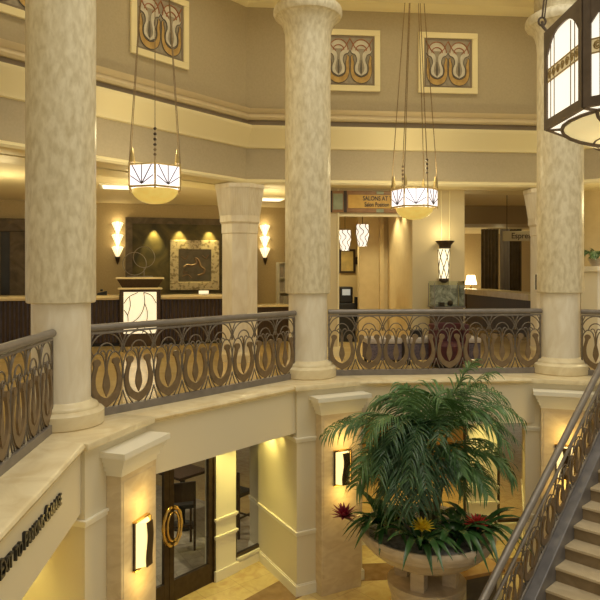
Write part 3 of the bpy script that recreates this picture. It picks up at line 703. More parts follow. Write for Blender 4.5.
for k in range(8):
    x, y = V[k]
    b = MB(); b.tube([(x*1.0, y*1.0, HH+0.02), (x*1.03, y*1.03, HH+0.06), (x*1.035, y*1.035, HH+0.10)], 0.012, 6)
    b.tube([(x*1.035+0.03*math.cos(q), y*1.035, HH+0.10+0.035*math.sin(q)) for q in [2*PI*j/12 for j in range(12)]], 0.009, 6, closed=True)
    b.tube([(x*1.035, y*1.035, HH+0.13), (x*0.55, y*0.55, 5.5)], 0.008, 5)
    b.tube([(x*1.035+0.02, y*1.035, HH+0.13), (x*0.55+0.03, y*0.55, 5.5)], 0.006, 5)
    b.build('chain', M_LANTBR, t)
b = MB(); b.lathe([(0.5, 5.45), (0.5, 5.55)], 24); b.build('canopy', M_LANTBR, t)
lamp('POINT', (lc.x, lc.y, LB-0.45), 28, (1.0, 0.84, 0.58), 0.35, name='lantern_glow')

# ------------------------------------------------------------------ art-nouveau wall panels on the drum
def art_panel(o, ang, a, z, w, label):
    t = thing('wall_panel', label, 'art panel', tuple(P3(o, ang, a, 2.375, z)), D(ang), group='square decorative panels on the drum wall')
    h = w/2; f = 0.115
    b = MB(); b.box(-h, h, -0.05, 0, -h, -h+f); b.box(-h, h, -0.05, 0, h-f, h); b.box(-h, -h+f, -0.05, 0, -h+f, h-f); b.box(h-f, h, -0.05, 0, -h+f, h-f)
    b.build('frame', M_TRIM, t, bevel=0.008)
    k = h-f
    b = MB(); b.box(-k, k, -0.015, 0, -k, k); b.build('ground', M_ARTBG, t)
    b = MB(); b.box(-k, k, -0.022, -0.015, k-0.04, k); b.box(-k, k, -0.022, -0.015, -k, -k+0.04); b.box(-k, -k+0.04, -0.022, -0.015, -k+0.04, k-0.04); b.box(k-0.04, k, -0.022, -0.015, -k+0.04, k-0.04)
    b.build('inner_border', M_COVE, t)
    uw = (2*k-0.08)/2; uh = 2*k-0.08
    for cx in (-uw/2, uw/2):
        fx = lambda x, y, z: (cx+x*uw, y, -k+0.04+z*uh)
        out = catmull([(-0.40,0.62),(-0.47,0.58),(-0.46,0.45),(-0.48,0.28),(-0.40,0.12),(-0.22,0.03),(0,0.0)], 4)
        inn = catmull([(-0.36,0.60),(-0.36,0.55),(-0.31,0.45),(-0.33,0.32),(-0.28,0.22),(-0.15,0.16),(0,0.14)], 4)
        b = MB(); b.strip(out, inn, -0.026, -0.015, fx); b.strip([(-x, z) for x, z in out], [(-x, z) for x, z in inn], -0.026, -0.015, fx); b.build('scroll_inlay', M_ARTGOLD, t)
        A = catmull([(-0.02,0.16),(-0.26,0.24),(-0.28,0.38),(-0.20,0.50),(-0.26,0.62),(-0.42,0.66),(-0.48,0.72)], 4)
        B = catmull([(-0.02,0.20),(-0.13,0.28),(-0.14,0.38),(-0.07,0.52),(-0.07,0.64),(-0.20,0.74),(-0.38,0.78)], 4)
        b = MB(); b.strip(A, B, -0.024, -0.015, fx); b.strip([(-x, z) for x, z in A], [(-x, z) for x, z in B], -0.024, -0.015, fx)
        b.vprism(arc(0, 0.76, 0.42, 0.20, 0, 180, 12), -0.020, -0.015, fx); b.build('pale_inlay', M_ARTPALE, t)
        b = MB()
        for P in (arc(0, 0.72, 0.42, 0.24, 0, 180, 12), arc(0, 0.72, 0.24, 0.12, 0, 180, 10), [(-0.5,0.98),(-0.3,0.80),(-0.12,0.70)], [(0.5,0.98),(0.3,0.80),(0.12,0.70)]):
            b.tube([fx(x, -0.026, z) for x, z in P], 0.011, 4)
        b.build('rust_line', M_ARTRED, t)
        b = MB()
        for P in (out, inn, A): b.tube([fx(x, -0.027, z) for x, z in P], 0.008, 4); b.tube([fx(-x, -0.027, z) for x, z in P], 0.008, 4)
        b.vprism([(-0.03,0.22),(-0.05,0.34),(-0.015,0.52),(0.015,0.52),(0.05,0.34),(0.03,0.22)], -0.024, -0.015, fx)
        b.build('dark_line', M_ARTLINE, t)
    return t
art_panel(C, A0, 1.07, 8.98, 1.22, 'square scroll panel just right of the middle column')
art_panel(C, A0, 3.07, 8.98, 1.22, 'square scroll panel high on the wall between the middle and right columns')
art_panel(L, A0+45, 3.16, 8.98, 1.22, 'square scroll panel high on the left wall above the bowl lamp')
art_panel(L, A0+45, 0.62, 8.98, 1.22, 'square scroll panel cut off at the top left corner')

# ------------------------------------------------------------------ octagonal pillars at the drum corners
def pillar(o, ang, label, sh=0.0):
    q = P3(o, ang, sh, 2.56, ZF)
    t = thing('octagonal_pillar', label, 'pillar', tuple(q), D(ang+22.5), group='octagonal pillars below the drum corners')
    H = 6.45-ZF
    b = MB(); b.prism(octo(0.365), 0.0, H-0.95); b.build('shaft', M_COLB, t)
    b = MB(); b.prism(octo(0.42), 0, 0.14); b.frustum(octo(0.42), 0.14, octo(0.37), 0.2); b.build('base', M_LEDGE, t)
    b = MB(); b.frustum(octo(0.365), H-0.95, octo(0.38), H-0.93); b.prism(octo(0.38), H-0.93, H-0.76); b.frustum(octo(0.38), H-0.76, octo(0.415), H-0.72); b.prism(octo(0.415), H-0.72, H-0.60); b.build('collar', M_COLB, t)
    b = MB(); b.frustum(octo(0.41), H-0.60, octo(0.49), H-0.08); b.prism(octo(0.51), H-0.08, H); cp = b.build('capital', M_COLB, t)
    b = MB()
    for k in range(8):
        a0 = PI/8+k*PI/4; a1 = a0+PI/4
        for j in range(8):
            s = (j+0.5)/8
            p0 = Vector((0.41*math.cos(a0), 0.41*math.sin(a0))).lerp(Vector((0.41*math.cos(a1), 0.41*math.sin(a1))), s)
            p1 = Vector((0.49*math.cos(a0), 0.49*math.sin(a0))).lerp(Vector((0.49*math.cos(a1), 0.49*math.sin(a1))), s)
            b.tube([(p0.x, p0.y, H-0.595), (p1.x, p1.y, H-0.09)], 0.012, 5)
    b.build('fluting', M_COLB, cp)
pillar(C, A0+22.5, 'octagonal pillar with fluted capital left of the middle column', -0.14)
pillar(R, A0-22.5, 'octagonal pillar with fluted capital half hidden behind the right column')

# ------------------------------------------------------------------ portal wall behind the centre railing
b = MB(); y0, y1 = 2.66, 2.9
for (xa, xb, za, zb) in ((0.45, 0.90, ZF, ZC), (0.90, 2.42, 5.92, ZC), (2.42, 3.52, ZF, ZC)):
    b.box(xa, xb, y0, y1, za, zb)
tag(b.build('wall_portal', mat('portal_plaster', (0.64, 0.53, 0.31), 0.6, bump=0.02, scale=40), loc=(C.x, C.y, 0), rz=D(A0)), 'cream portal wall behind the centre railing with two openings', 'wall', kind='structure')
b = MB()
for x in (0.62, 0.88): b.box(x-0.015, x+0.015, 2.63, y0, ZF, 6.45)
b.box(0.45, 0.98, 2.62, y0, ZF, ZF+0.2); b.box(2.42, 3.52, 2.62, y0, ZF, ZF+0.2); b.box(0.9, 2.45, 2.63, y0, 5.90, 5.94)
for x in (3.02, 3.20): b.box(x-0.01, x+0.01, 2.64, y0, ZF, 6.45)
tag(b.build('trim_portal', M_TRIM, loc=(C.x, C.y, 0), rz=D(A0)), 'thin ivory mouldings on the portal wall', 'moulding', kind='structure')
# stained sign band
t = thing('directory_sign', 'long orange and green panelled sign with black words above the opening', 'sign', loc_of(C, A0, 0.71, 2.66, 5.98), D(A0))
b = MB(); b.box(0, 1.72, -0.04, 0.0, 0, 0.44); b.build('backing', M_RUST, t)
b = MB(); b.box(0.37, 1.60, -0.052, -0.04, 0.09, 0.36); b.build('orange_panel', M_OR, t)
for (xa, xb, za, zb) in ((0.06, 0.26, 0.06, 0.38), (0.95, 1.10, 0.005, 0.075), (0.95, 1.10, 0.375, 0.435)):
    b = MB(); b.box(xa, xb, -0.05, -0.04, za, zb); b.build('green_panel', M_GRN, t)
for xa, xb in ((0.28, 0.34), (0.0, 0.04)):
    b = MB(); b.box(xa, xb, -0.055, -0.04, 0, 0.44); b.build('dark_bar', M_DARKBR, t)
text_obj('lettering', 'SALONS AT TOWER', 0.125, 0.004, M_LETTER, t, (1.12, -0.056, 0.285), sx=0.80)
text_obj('lettering', 'Salon Position Center', 0.125, 0.004, M_LETTER, t, (1.10, -0.056, 0.160), sx=0.72)
# tall wall sconce with lattice
q = P3(C, A0, 3.04, 2.66, 4.92)
t = thing('torch_sconce', 'torch shaped wall lamp with lattice over white glass on the cream wall', 'wall lamp', tuple(q), D(A0))
b = MB(); b.lathe([(0.09, -0.30), (0.115, 0.32)], 20, (0, -0.13)); b.build('glass_shade', mat('torch_glass', (0.9, 0.84, 0.66), 0.4, emit=(1.0, 0.86, 0.54), estr=0.9, bump=0.01, scale=10), t, smooth=True)
b = MB(); b.lathe([(0.115, 0.33), (0.125, 0.40), (0.185, 0.46), (0.19, 0.48), (0.11, 0.49)], 20, (0, -0.21+0.005)); b.build('bronze_cup', M_DARKBR, t, smooth=True)
b = MB(); b.lathe([(0.05, -0.37), (0.098, -0.33), (0.098, -0.28)], 20, (0, -0.13)); b.build('bottom_cap', M_DARKBR, t, smooth=True)
b = MB()
for k in range(5):
    for sg_ in (-1, 1):
        P = []
        for j in range(13):
            s = j/12; a = 2*PI*k/5+sg_*s*1.7; rr = 0.094+0.026*s
            P.append((rr*math.cos(a), -0.13+rr*math.sin(a), -0.29+0.60*s))
        b.tube(P, 0.009, 4)
b.build('lattice', M_DARKBR, t)
lamp('POINT', P3(C, A0, 3.01, 2.40, 5.58), 4, (1.0, 0.82, 0.45), 0.08, name='torch_glow')

# niche beyond the first opening
def panelled(name, xa, xb, ya, yb, za, zb, m, label, cat='wall'):
    b = MB(); b.box(xa, xb, ya, yb, za, zb)
    return tag(b.build(name, m, loc=(C.x, C.y, 0), rz=D(A0)), label, cat, kind='structure')
panelled('wall_niche_right', 2.43, 2.95, 2.91, 5.4, ZF, ZC, M_BEIGEW, 'beige side wall inside the first opening')
b = MB(); b.box(1.73, 2.43, 5.0, 5.2, ZF, ZC); b.box(2.22, 2.32, 4.9, 5.0, ZF, ZC)
tag(b.build('wall_niche_back', M_BEIGEW, loc=(C.x, C.y, 0), rz=D(A0)), 'beige panelled wall at the back of the first opening', 'wall', kind='structure')
panelled('wall_niche_far', 0.2, 2.6, 6.4, 6.5, ZF, ZC, mat('gold_wall', (0.62, 0.47, 0.22), 0.7, bump=0.02, scale=30), 'golden wall at the end of the corridor beyond the opening')
panelled('wall_niche_left', 0.45, 0.62, 2.91, 6.4, ZF, ZC, M_BEIGEW, 'beige left side wall inside the first opening')
def small_pendant(q, label):
    t = thing('glass_pendant', label, 'lamp', tuple(q), 0, group='small patterned glass pendants in the corridor')
    b = MB(); b.lathe([(0.09, -0.25), (0.14, 0.0), (0.13, 0.23)], 20, cap=False); s_ = b.build('shade', mat('pendant_glass', (0.9, 0.86, 0.78), 0.4, emit=(1.0, 0.92, 0.78), estr=0.75, bump=0.01, scale=10), t, smooth=True)
    b = MB()
    for k in range(7):
        P = []; P2 = []
        for j in range(17):
            s = j/16; rr = 0.095+0.05*math.sin(s*2.0); a = 2*PI*k/7
            P.append((rr*math.cos(a+0.35*math.sin(s*12)), rr*math.sin(a+0.35*math.sin(s*12)), -0.25+0.48*s))
        b.tube(P, 0.010, 4)
    b.build('wire_pattern', M_LEAD, s_)
    b = MB(); b.tube([(0, 0, 0.2), (0, 0, ZC-q.z)], 0.008, 5); b.lathe([(0.10, 0.22), (0.10, 0.235)], 12); b.build('stem', M_DARKBR, t)
small_pendant(at(345, 240, 15.2), 'smaller patterned glass pendant left of the other in the corridor')
small_pendant(at(362.5, 235, 14.2), 'larger patterned glass pendant in the corridor opening')
q = P3(C, A0, 0, 6.4, 0)
def framed_picture(p, rz, w, h, m, label):
    t = thing('framed_picture', label, 'picture', tuple(p), rz)
    f = 0.05
    b = MB(); b.box(-w/2, w/2, -0.04, 0, h/2-f, h/2); b.box(-w/2, w/2, -0.04, 0, -h/2, -h/2+f); b.box(-w/2, -w/2+f, -0.04, 0, -h/2+f, h/2-f); b.box(w/2-f, w/2, -0.04, 0, -h/2+f, h/2-f)
    b.build('frame', M_DARKBR, t)
    b = MB(); b.box(-w/2+f, w/2-f, -0.02, 0, -h/2+f, h/2-f); b.build('canvas', m, t)
framed_picture(P3(C, A0, 1.66, 6.395, EYE+(273-261)/640*16.6), D(A0), 0.42, 0.62, M_YELP, 'yellow picture in a dark frame at the end of the corridor')
framed_picture(P3(C, A0, 1.94, 6.395, EYE+(273-260.5)/640*16.6), D(A0), 0.12, 0.2, M_ARTPALE, 'tiny framed picture right of the yellow one in the corridor')
t = thing('vending_kiosk', 'black kiosk machine with a screen standing in the corridor', 'kiosk', loc_of(C, A0, 1.49, 5.6, ZF), D(A0))
b = MB(); b.box(-0.23, 0.23, -0.22, 0.22, 0, 0.95); b.build('body', M_BLACK, t, bevel=0.02)
b = MB(); b.box(-0.17, 0.17, -0.15, 0.2, 0.95, 1.36); b.build('head', M_BLACK, t, bevel=0.04)
b = MB(); b.box(-0.10, 0.10, -0.158, -0.15, 1.15, 1.30); b.build('screen', mat('kiosk_screen', (0.35, 0.36, 0.33), 0.2, emit=(0.7, 0.75, 0.7), estr=0.25, bump=0.01, scale=10), t)
b = MB(); b.box(0.24, 0.38, -0.1, 0.12, 0.45, 1.1); b.build('side_unit', M_BLACK, t)

# lobby beyond the second opening
def lob(name, X0, X1, Y0, Y1, Z0, Z1, m, label, cat='wall'):
    b = MB(); b.box(X0, X1, Y0, Y1, Z0, Z1); return tag(b.build(name, m), label, cat, kind='structure')
lob('wall_lobby_back', 3.5, 16, 25.0, 25.2, ZF, ZC, M_TAUPE2, 'tan back wall of the dim lobby right of the torch lamp')
lob('trim_lobby_soffit', 3.6, 12, 17.6, 19.0, 6.10, ZC, mat('soffit_brown', (0.36, 0.27, 0.14), 0.7, bump=0.02, scale=30), 'brown ceiling drop across the dim lobby', 'soffit')
lob('ceiling_lobby_low', 3.6, 12, 21.0, 25.0, 6.28, 6.4, M_CEIL, 'lower cream ceiling at the back of the dim lobby', 'ceiling')
c0 = Vector((5.78, 22.2)); c1 = Vector((6.02, 16.6)); cd = c1-c0
t = thing('lobby_counter', 'long dark counter with a gold marble top in the dim lobby', 'counter', (c0.x, c0.y, ZF), math.atan2(cd.y, cd.x))
Lc = cd.length
b = MB(); b.box(0, Lc, 0.0, 0.6, 0, 1.05); b.build('body', M_WOODD, t)
b = MB(); b.box(-0.1, Lc+0.05, -0.12, 0.68, 0.98, 1.16); b.build('worktop', M_LEDGE, t, bevel=0.01)
def drape(name, X0, X1, Y, m, label, n=5):
    b = MB(); k = n*8
    A = [(X0+(X1-X0)*j/k, Y+0.08*math.sin(2*PI*n*j/k)) for j in range(k+1)]
    b.prism(A+[(x, y+0.05) for x, y in reversed(A)], ZF, 6.28); return tag(b.build(name, m, smooth=True), label, 'curtain')
drape('curtain', 6.35, 6.95, 22.4, M_DRAPE, 'dark brown curtain left of the silver one in the lobby')
drape('curtain', 6.98, 7.30, 22.3, M_SILVER, 'silvery grey curtain hanging in the middle of the lobby', 3)
drape('curtain', 7.33, 7.75, 22.4, M_DRAPE, 'dark brown curtain right of the silver one in the lobby', 4)
q = at(477, 288, 22.6)
t = thing('table_lamp', 'glowing table lamp beside the curtain in the dim lobby', 'lamp', (q.x, 23.4, ZF), 0)
b = MB(); b.box(-0.25, 0.25, -0.2, 0.2, 0, 1.0); b.build('stand', M_WOODD, t)
b = MB(); b.lathe([(0.10, 1.0), (0.10, 1.02), (0.03, 1.06), (0.03, 1.32)], 12); b.build('stem', M_BRASS, t, smooth=True)
b = MB(); b.lathe([(0.21, 1.28), (0.14, 1.62)], 20, cap=False); b.build('lamp_shade', mat('shade_glow', (0.95, 0.85, 0.6), 0.6, emit=(1.0, 0.82, 0.45), estr=4.0, bump=0.01, scale=10), t, smooth=True)
lamp('POINT', (q.x-0.1, 23.9, 4.55), 40, (1.0, 0.78, 0.38), 0.15, name='table_lamp_glow')
framed_picture(Vector((5.9, 24.99, EYE+10/640*25)), 0, 0.6, 1.1, M_YELP, 'yellow picture in a gold frame at the left of the dim lobby')
q = at(520, 236, 15.2)
t = thing('hanging_sign', 'beige sign board with brown lettering hanging beside the right pillar', 'sign', tuple(q), D(-8))
b = MB(); b.box(-0.40, 0.55, -0.03, 0.03, -0.12, 0.12); b.build('board', M_SIGNB, t, bevel=0.008)
text_obj('lettering', 'Espresso', 0.19, 0.004, M_DARKBR, t, (0.10, -0.032, 0.0), sx=0.9)
b = MB(); b.tube([(-0.3, 0, 0.12), (-0.3, 0, ZC-q.z)], 0.008, 5); b.tube([(0.45, 0, 0.12), (0.45, 0, ZC-q.z)], 0.008, 5); b.build('hanger', M_DARKBR, t)
for X, Y in ((5.5, 15.0), (6.3, 20.4), (6.0, 16.4)):
    zc_ = ZC
    b = MB(); b.lathe([(0.09, zc_-0.012), (0.12, zc_-0.001)], 16, (0, 0)); o = b.build('recessed_downlight', M_CEILP, loc=(X, Y, 0)); tag(o, 'small round recessed light in the dim lobby ceiling, %s' % {15.0: 'nearest the railing', 20.4: 'behind the brown drop', 16.4: 'just before the brown drop'}[Y], 'ceiling light', 'lobby downlights')
q = at(538, 282, 12.6)

# ------------------------------------------------------------------ reception lobby on the left
BA = 15.0; BO = Vector((-1.4, 17.9))
def wallB(name, xa, xb, ya, yb, za, zb, m, label, cat='wall'):
    b = MB(); b.box(xa, xb, ya, yb, za, zb); return tag(b.build(name, m, loc=(BO.x, BO.y, 0), rz=D(BA)), label, cat, kind='structure')
wallB('wall_reception', -9.5, 2.2, 0.0, 0.15, ZF, ZC, M_TAUPE2, 'tan back wall of the reception lobby')
t = thing('stone_niche_panel', 'large dark green stone panel behind the reception desk', 'wall panel', tuple(P3(BO, BA, 0, -0.003, ZF)), D(BA))
b = MB(); b.box(-3.30, 0.1, -0.06, 0, 0.9, 3.18); b.build('stone_field', M_STONE, t)
b = MB(); b.box(-3.36, 0.16, -0.12, 0, 3.02, 3.18); b.box(-3.36, -3.18, -0.12, 0, 0.9, 3.02); b.box(-0.02, 0.16, -0.12, 0, 0.9, 3.02); b.build('stone_border', M_STONE2, t)
q = P3(BO, BA, -1.54, -0.07, 4.95)
t = thing('relief_panel', 'square stone relief with a pale speckled frame behind the desk', 'wall art', tuple(q), D(BA))
w = 0.66
b = MB(); f = 0.22
b.box(-w, w, -0.09, 0, w-f, w+0.03); b.box(-w, w, -0.09, 0, -w, -w+f); b.box(-w, -w+f, -0.09, 0, -w+f, w-f); b.box(w-f, w, -0.09, 0, -w+f, w-f); b.build('frame', M_REL, t, bevel=0.015)
b = MB(); b.box(-w+f, w-f, -0.04, 0, -w+f, w-f); b.build('ground', M_RELD, t)
b = MB()
P = catmull([(-0.30,-0.05),(-0.20,0.02),(-0.08,0.0),(0.04,0.06),(0.02,0.20),(0.10,0.14),(0.16,-0.02),(0.26,-0.10),(0.22,-0.22),(0.08,-0.26)], 4)
b.tube([(x, -0.05, z) for x, z in P], 0.035, 6)
for P in ([(-0.36,0.25),(-0.26,0.18),(-0.18,0.28)], [(0.2,0.28),(0.3,0.2),(0.36,0.3)], [(-0.34,-0.3),(-0.2,-0.24),(-0.08,-0.34)], [(-0.28,-0.12),(-0.3,-0.2),(-0.2,-0.16)]):
    b.tube([(x, -0.045, z) for x, z in catmull(P, 4)], 0.02, 5)
b.build('figure_relief', mat('relief_figure', (0.22, 0.14, 0.08), 0.5, bump=0.1, scale=20), t, smooth=True)
for a_ in (-2.62, -1.95, -1.15):
    q = P3(BO, BA, a_, -0.22, 6.03)
    lamp('SPOT', q, 70, (1.0, 0.78, 0.25), 0.03, (D(16), 0, D(BA)), 62, 0.7, 'niche_downlight')
def fan_sconce(a, zt, label, sub=0.0):
    q = P3(BO, BA, a, -0.005-sub, 5.05)
    t = thing('fan_sconce', label, 'wall lamp', tuple(q), D(BA), group='three tier glass fan sconces in the reception')
    for k, z in enumerate((0.10, 0.42, 0.74)):
        b = MB(); n = 10
        A = []; Bt = []
        for j in range(n+1):
            an = PI*j/n
            A.append((0.03*math.cos(an), -0.02-0.03*math.sin(an), z)); rt = 0.15
            Bt.append((rt*math.cos(an), -0.02-rt*0.75*math.sin(an), z+0.28+0.03*math.sin(an)))
        b._new(A+Bt, [(j, j+1, n+2+j, n+1+j) for j in range(n)])
        fs = b.build('glass_fan', M_FAN, t, smooth=True)
        b = MB()
        for j in range(0, n+1, 2): b.tube([A[j], Bt[j]], 0.006, 4)
        b.build('fan_rib', M_GOLDFR, fs)
        lamp('POINT', P3(BO, BA, a, -0.16-sub, 5.05+z+0.34), 2.0, (1.0, 0.78, 0.38), 0.05, name='fan_glow')
    b = MB(); b.lathe([(0.005, -0.08), (0.05, 0.05), (0.07, 0.13)], 12, (0, -0.07)); b.build('finial', M_DARKBR, t, smooth=True)
    b = MB(); b.box(-0.025, 0.025, -0.02, 0.004, 0.0, 1.0); b.build('back_bar', M_DARKBR, t)
fan_sconce(-3.56, 0, 'three tier glass fan sconce left of the dark stone panel')
fan_sconce(0.42, 0, 'three tier glass fan sconce right of the octagonal pillar')
# doorway at the far left
t = thing('door_2', 'dark stone framed doorway at the far left behind the counter', 'doorway', (BO.x, BO.y, ZF), D(BA), kind='structure')
b = MB()
b.box(-8.4, -5.80, -0.16, 0, 2.75, 3.08); b.box(-6.18, -5.80, -0.16, 0, 0, 2.75); b.box(-8.4, -8.05, -0.16, 0, 0, 2.75); b.build('stone_frame', M_STONE2, t, bevel=0.02)
b = MB(); b.box(-8.05, -6.18, -0.05, -0.005, 0, 2.75); b.build('opening_shade', mat('doorway_shade', (0.05, 0.045, 0.045), 0.3, col2=(0.03, 0.026, 0.022), scale=2), t)  # flat dark panel, shade of the interior beyond put into its colour
b = MB(); b.box(-6.50, -6.40, -0.10, -0.05, 0, 2.75); b.box(-7.2, -7.1, -0.10, -0.05, 0, 2.75); b.build('inner_jamb', M_STONE2, t)
b = MB(); b.box(-6.72, -6.56, -0.085, -0.05, 0.2, 2.3); b.build('gold_panel', mat('gold_panel', (0.32, 0.21, 0.06), 0.4, col2=(0.22, 0.14, 0.04), scale=5), t)
# reception counter
CO = Vector((-3.75, 15.0))
def counter(x0, x1, label):
    t = thing('reception_counter', label, 'counter', tuple(P3(CO, BA, x0, 0, ZF)), D(BA), group='dark ribbed reception counters')
    Ln = x1-x0
    b = MB(); b.box(0, Ln, 0.0, 0.6, 0.08, 1.08); b.build('body', M_WOODD, t)
    b = MB(); b.box(0, Ln, 0.05, 0.55, 0.0, 0.08); b.build('plinth', M_BLACK, t)
    b = MB(); b.box(-0.0, Ln, -0.14, 0.66, 1.12, 1.18); b.box(0, Ln, -0.09, 0.62, 1.08, 1.12); b.build('worktop', M_LEDGE, t, bevel=0.01)
    b = MB(); n = int(Ln/0.09)
    for k in range(n):
        x = (k+0.5)*Ln/n; b.lathe([(0.022, 0.10), (0.022, 1.06)], 6, (x, -0.005))
    b.build('ribbing', M_RIB, t)
    q = P3(CO, BA, (x0+x1)/2, -0.10, ZF+1.05)
    return t
counter(-4.6, -0.47, 'dark ribbed reception counter running left from the lit panel pedestal')
counter(0.47, 2.75, 'dark ribbed reception counter running right from the lit panel pedestal')
t = thing('lit_pedestal', 'dark reception pedestal with a glowing leaded glass panel and stepped top', 'pedestal', (CO.x, CO.y, ZF), D(BA))
b = MB(); b.box(-0.46, 0.46, -0.18, 0.66, 0, 1.32); b.build('body', M_WOODD, t, bevel=0.01)
b = MB(); b.box(-0.37, 0.37, -0.20, -0.18, 0.30, 1.26); lp = b.build('light_panel', M_LBOX, t)
b = MB()
for P in ([(-0.36,1.0),(-0.25,1.15),(-0.05,1.25)], [(0.08,1.25),(0.10,1.0),(0.02,0.75),(-0.15,0.58),(-0.36,0.52)], [(0.10,1.0),(0.16,0.8),(0.14,0.55),(0.05,0.31)], [(0.08,1.25),(0.25,1.18),(0.36,1.0)], [(-0.36,0.85),(-0.28,0.72),(-0.27,0.58)], [(-0.24,1.14),(-0.22,0.95),(-0.28,0.72)], [(-0.2,0.31),(0.0,0.45),(0.36,0.50)]):
    b.tube([(x, -0.204, z) for x, z in catmull(P, 5)], 0.012, 4)
b.build('leading', M_LEAD, lp)
b = MB(); b.box(-0.50, 0.50, -0.24, 0.70, 1.32, 1.36); b.build('lower_slab', M_LEDGE, t, bevel=0.008)
b = MB(); b.frustum([(-0.40,-0.14),(0.40,-0.14),(0.40,0.60),(-0.40,0.60)], 1.36, [(-0.52,-0.28),(0.52,-0.28),(0.52,0.70),(-0.52,0.70)], 1.56); b.build('flared_top', M_WOODD, t)
b = MB(); b.box(-0.54, 0.54, -0.30, 0.72, 1.56, 1.60); b.build('upper_slab', M_LEDGE, t, bevel=0.008)
t = thing('hoop_sculpture', 'thin curved wire hoops standing on the flared pedestal top', 'sculpture', tuple(P3(CO, BA, 0.0, 0.2, ZF+1.61)), D(BA))
for (cx, r_, z_, yy) in ((-0.12, 0.27, 0.29, 0.0), (0.10, 0.25, 0.45, 0.12)):
    b = MB(); b.tube([(cx+r_*math.cos(q), yy, z_+0.02+1.0*r_*math.sin(q)) for q in [2*PI*k/28 for k in range(28)]], 0.010, 5, closed=True)
    if cx > 0: b.tube([(cx, yy, 0.01), (cx, yy, z_-r_+0.02)], 0.010, 5)
    b.build('hoop', M_BRONZE, t, smooth=True)
b = MB(); b.box(-0.3, 0.3, -0.06, 0.18, 0.0, 0.02); b.build('foot_plate', M_BRONZE, t)
def phone(p, rz, label):
    t = thing('desk_telephone', label, 'telephone', tuple(p), rz)
    b = MB(); b.vprism([(-0.11, 0.0), (0.11, 0.0), (0.11, 0.10), (-0.11, 0.05)], -0.1, 0.1); b.build('body', M_BLACK, t, bevel=0.008)
    b = MB(); b.box(-0.04, 0.02, -0.12, 0.12, 0.09, 0.14); b.build('handset', M_BLACK, t, bevel=0.012)
phone(P3(CO, BA, -0.86, 0.30, ZF+1.18), D(BA), 'black desk telephone on the counter left of the lit pedestal')
phone(P3(CO, BA, -2.35, 0.30, ZF+1.18), D(BA), 'black desk telephone on the counter left of the left column')
t = thing('counter_card', 'small pale card lying on the counter below the relief', 'card', tuple(P3(CO, BA, 1.52, 0.3, ZF+1.18)), D(BA))
b = MB(); b.vprism([(-0.12, 0.0), (0.12, 0.0), (0.12, 0.09), (-0.12, 0.09)], -0.004, 0.004); b.build('face', M_LBOX, t)
b = MB(); b.box(-0.12, 0.12, -0.02, 0.04, 0.0, 0.008); b.build('foot', M_BLACK, t)
# credenza and brochure rack right of the pillar
q = P3(BO, BA, 0.30, -1.9, ZF)
t = thing('low_credenza', 'low dark console with a thin pale top right of the octagonal pillar', 'console', tuple(q), D(BA))
b = MB(); b.box(-0.55, 0.55, -0.25, 0.25, 0.05, 0.86); b.build('body', M_WOODD, t); b = MB(); b.box(-0.6, 0.6, -0.3, 0.28, 0.86, 0.91); b.build('top', M_LEDGE, t, bevel=0.008)
b = MB(); b.box(-0.52, 0.52, -0.22, 0.22, 0, 0.05); b.build('plinth', M_BLACK, t)
q = P3(BO, BA, 0.96, -0.32, ZF)
t = thing('brochure_rack', 'ivory rack of pale brochures by the wall behind the middle column', 'rack', tuple(q), D(BA))
b = MB(); b.box(-0.22, 0.30, 0.25, 0.30, 0, 2.0); b.box(-0.22, -0.18, 0.0, 0.25, 0, 2.0); b.box(0.26, 0.30, 0.0, 0.25, 0, 2.0)
for z in (0.0, 0.75, 1.15, 1.55, 1.97): b.box(-0.18, 0.26, 0.0, 0.25, z, z+0.03)
b.build('cabinet', M_WHITE, t)
for z in (0.80, 1.20, 1.60):
    for k in range(4):
        b = MB(); b.box(-0.16+k*0.105, -0.07+k*0.105, 0.05, 0.07, z-0.02, z+0.26); b.build('brochure', M_ARTPALE if k % 2 else M_BENCHT, t)
# ceiling light panel
t = thing('ceiling_light_panel', 'bright square ceiling light right of the octagonal pillar', 'ceiling light', tuple(at(271, 203, 15.9).xy.to_3d()+Vector((0, 0, ZC))), D(BA))
b = MB(); b.box(-0.34, 0.34, -0.34, 0.34, -0.03, 0.0); b.build('frame', M_WHITE, t)
b = MB(); b.box(-0.28, 0.28, -0.28, 0.28, -0.036, -0.03); b.build('diffuser', M_CEILP, t)
t = thing('ceiling_light_panel', 'bright ceiling light behind the left bowl lamp', 'ceiling light', tuple(Vector((-3.9, 13.6, ZC))), D(BA))
b = MB(); b.box(-0.34, 0.34, -0.34, 0.34, -0.03, 0.0); b.build('frame', M_WHITE, t)
b = MB(); b.box(-0.28, 0.28, -0.28, 0.28, -0.036, -0.03); b.build('diffuser', M_CEILP, t)

# ------------------------------------------------------------------ seating, glass case
def bench(x0, x1, y, label):
    t = thing('upholstered_bench', label, 'bench', loc_of(C, A0, (x0+x1)/2, y, ZF), D(A0), group='striped benches behind the centre railing')
    w = (x1-x0)/2
    b = MB(); b.box(-w, w, -0.26, 0.26, 0.10, 0.40); b.build('base', M_BENCH, t, bevel=0.02)
    b = MB(); b.box(-w-0.01, w+0.01, -0.28, 0.28, 0.40, 0.50); b.build('seat_cushion', M_BENCHT, t, bevel=0.035, smooth=True)
    for sx in (-w+0.05, w-0.05):
        for sy in (-0.2, 0.2):
            b = MB(); b.box(sx-0.025, sx+0.025, sy-0.025, sy+0.025, 0, 0.10); b.build('leg', M_BLACK, t)
bench(1.22, 1.86, 1.55, 'striped bench with pale seat, left of the three behind the centre railing')
bench(1.95, 2.62, 1.55, 'striped bench with pale seat, middle of the three behind the centre railing')
bench(2.72, 3.35, 1.55, 'striped bench with pale seat, right of the three behind the centre railing')
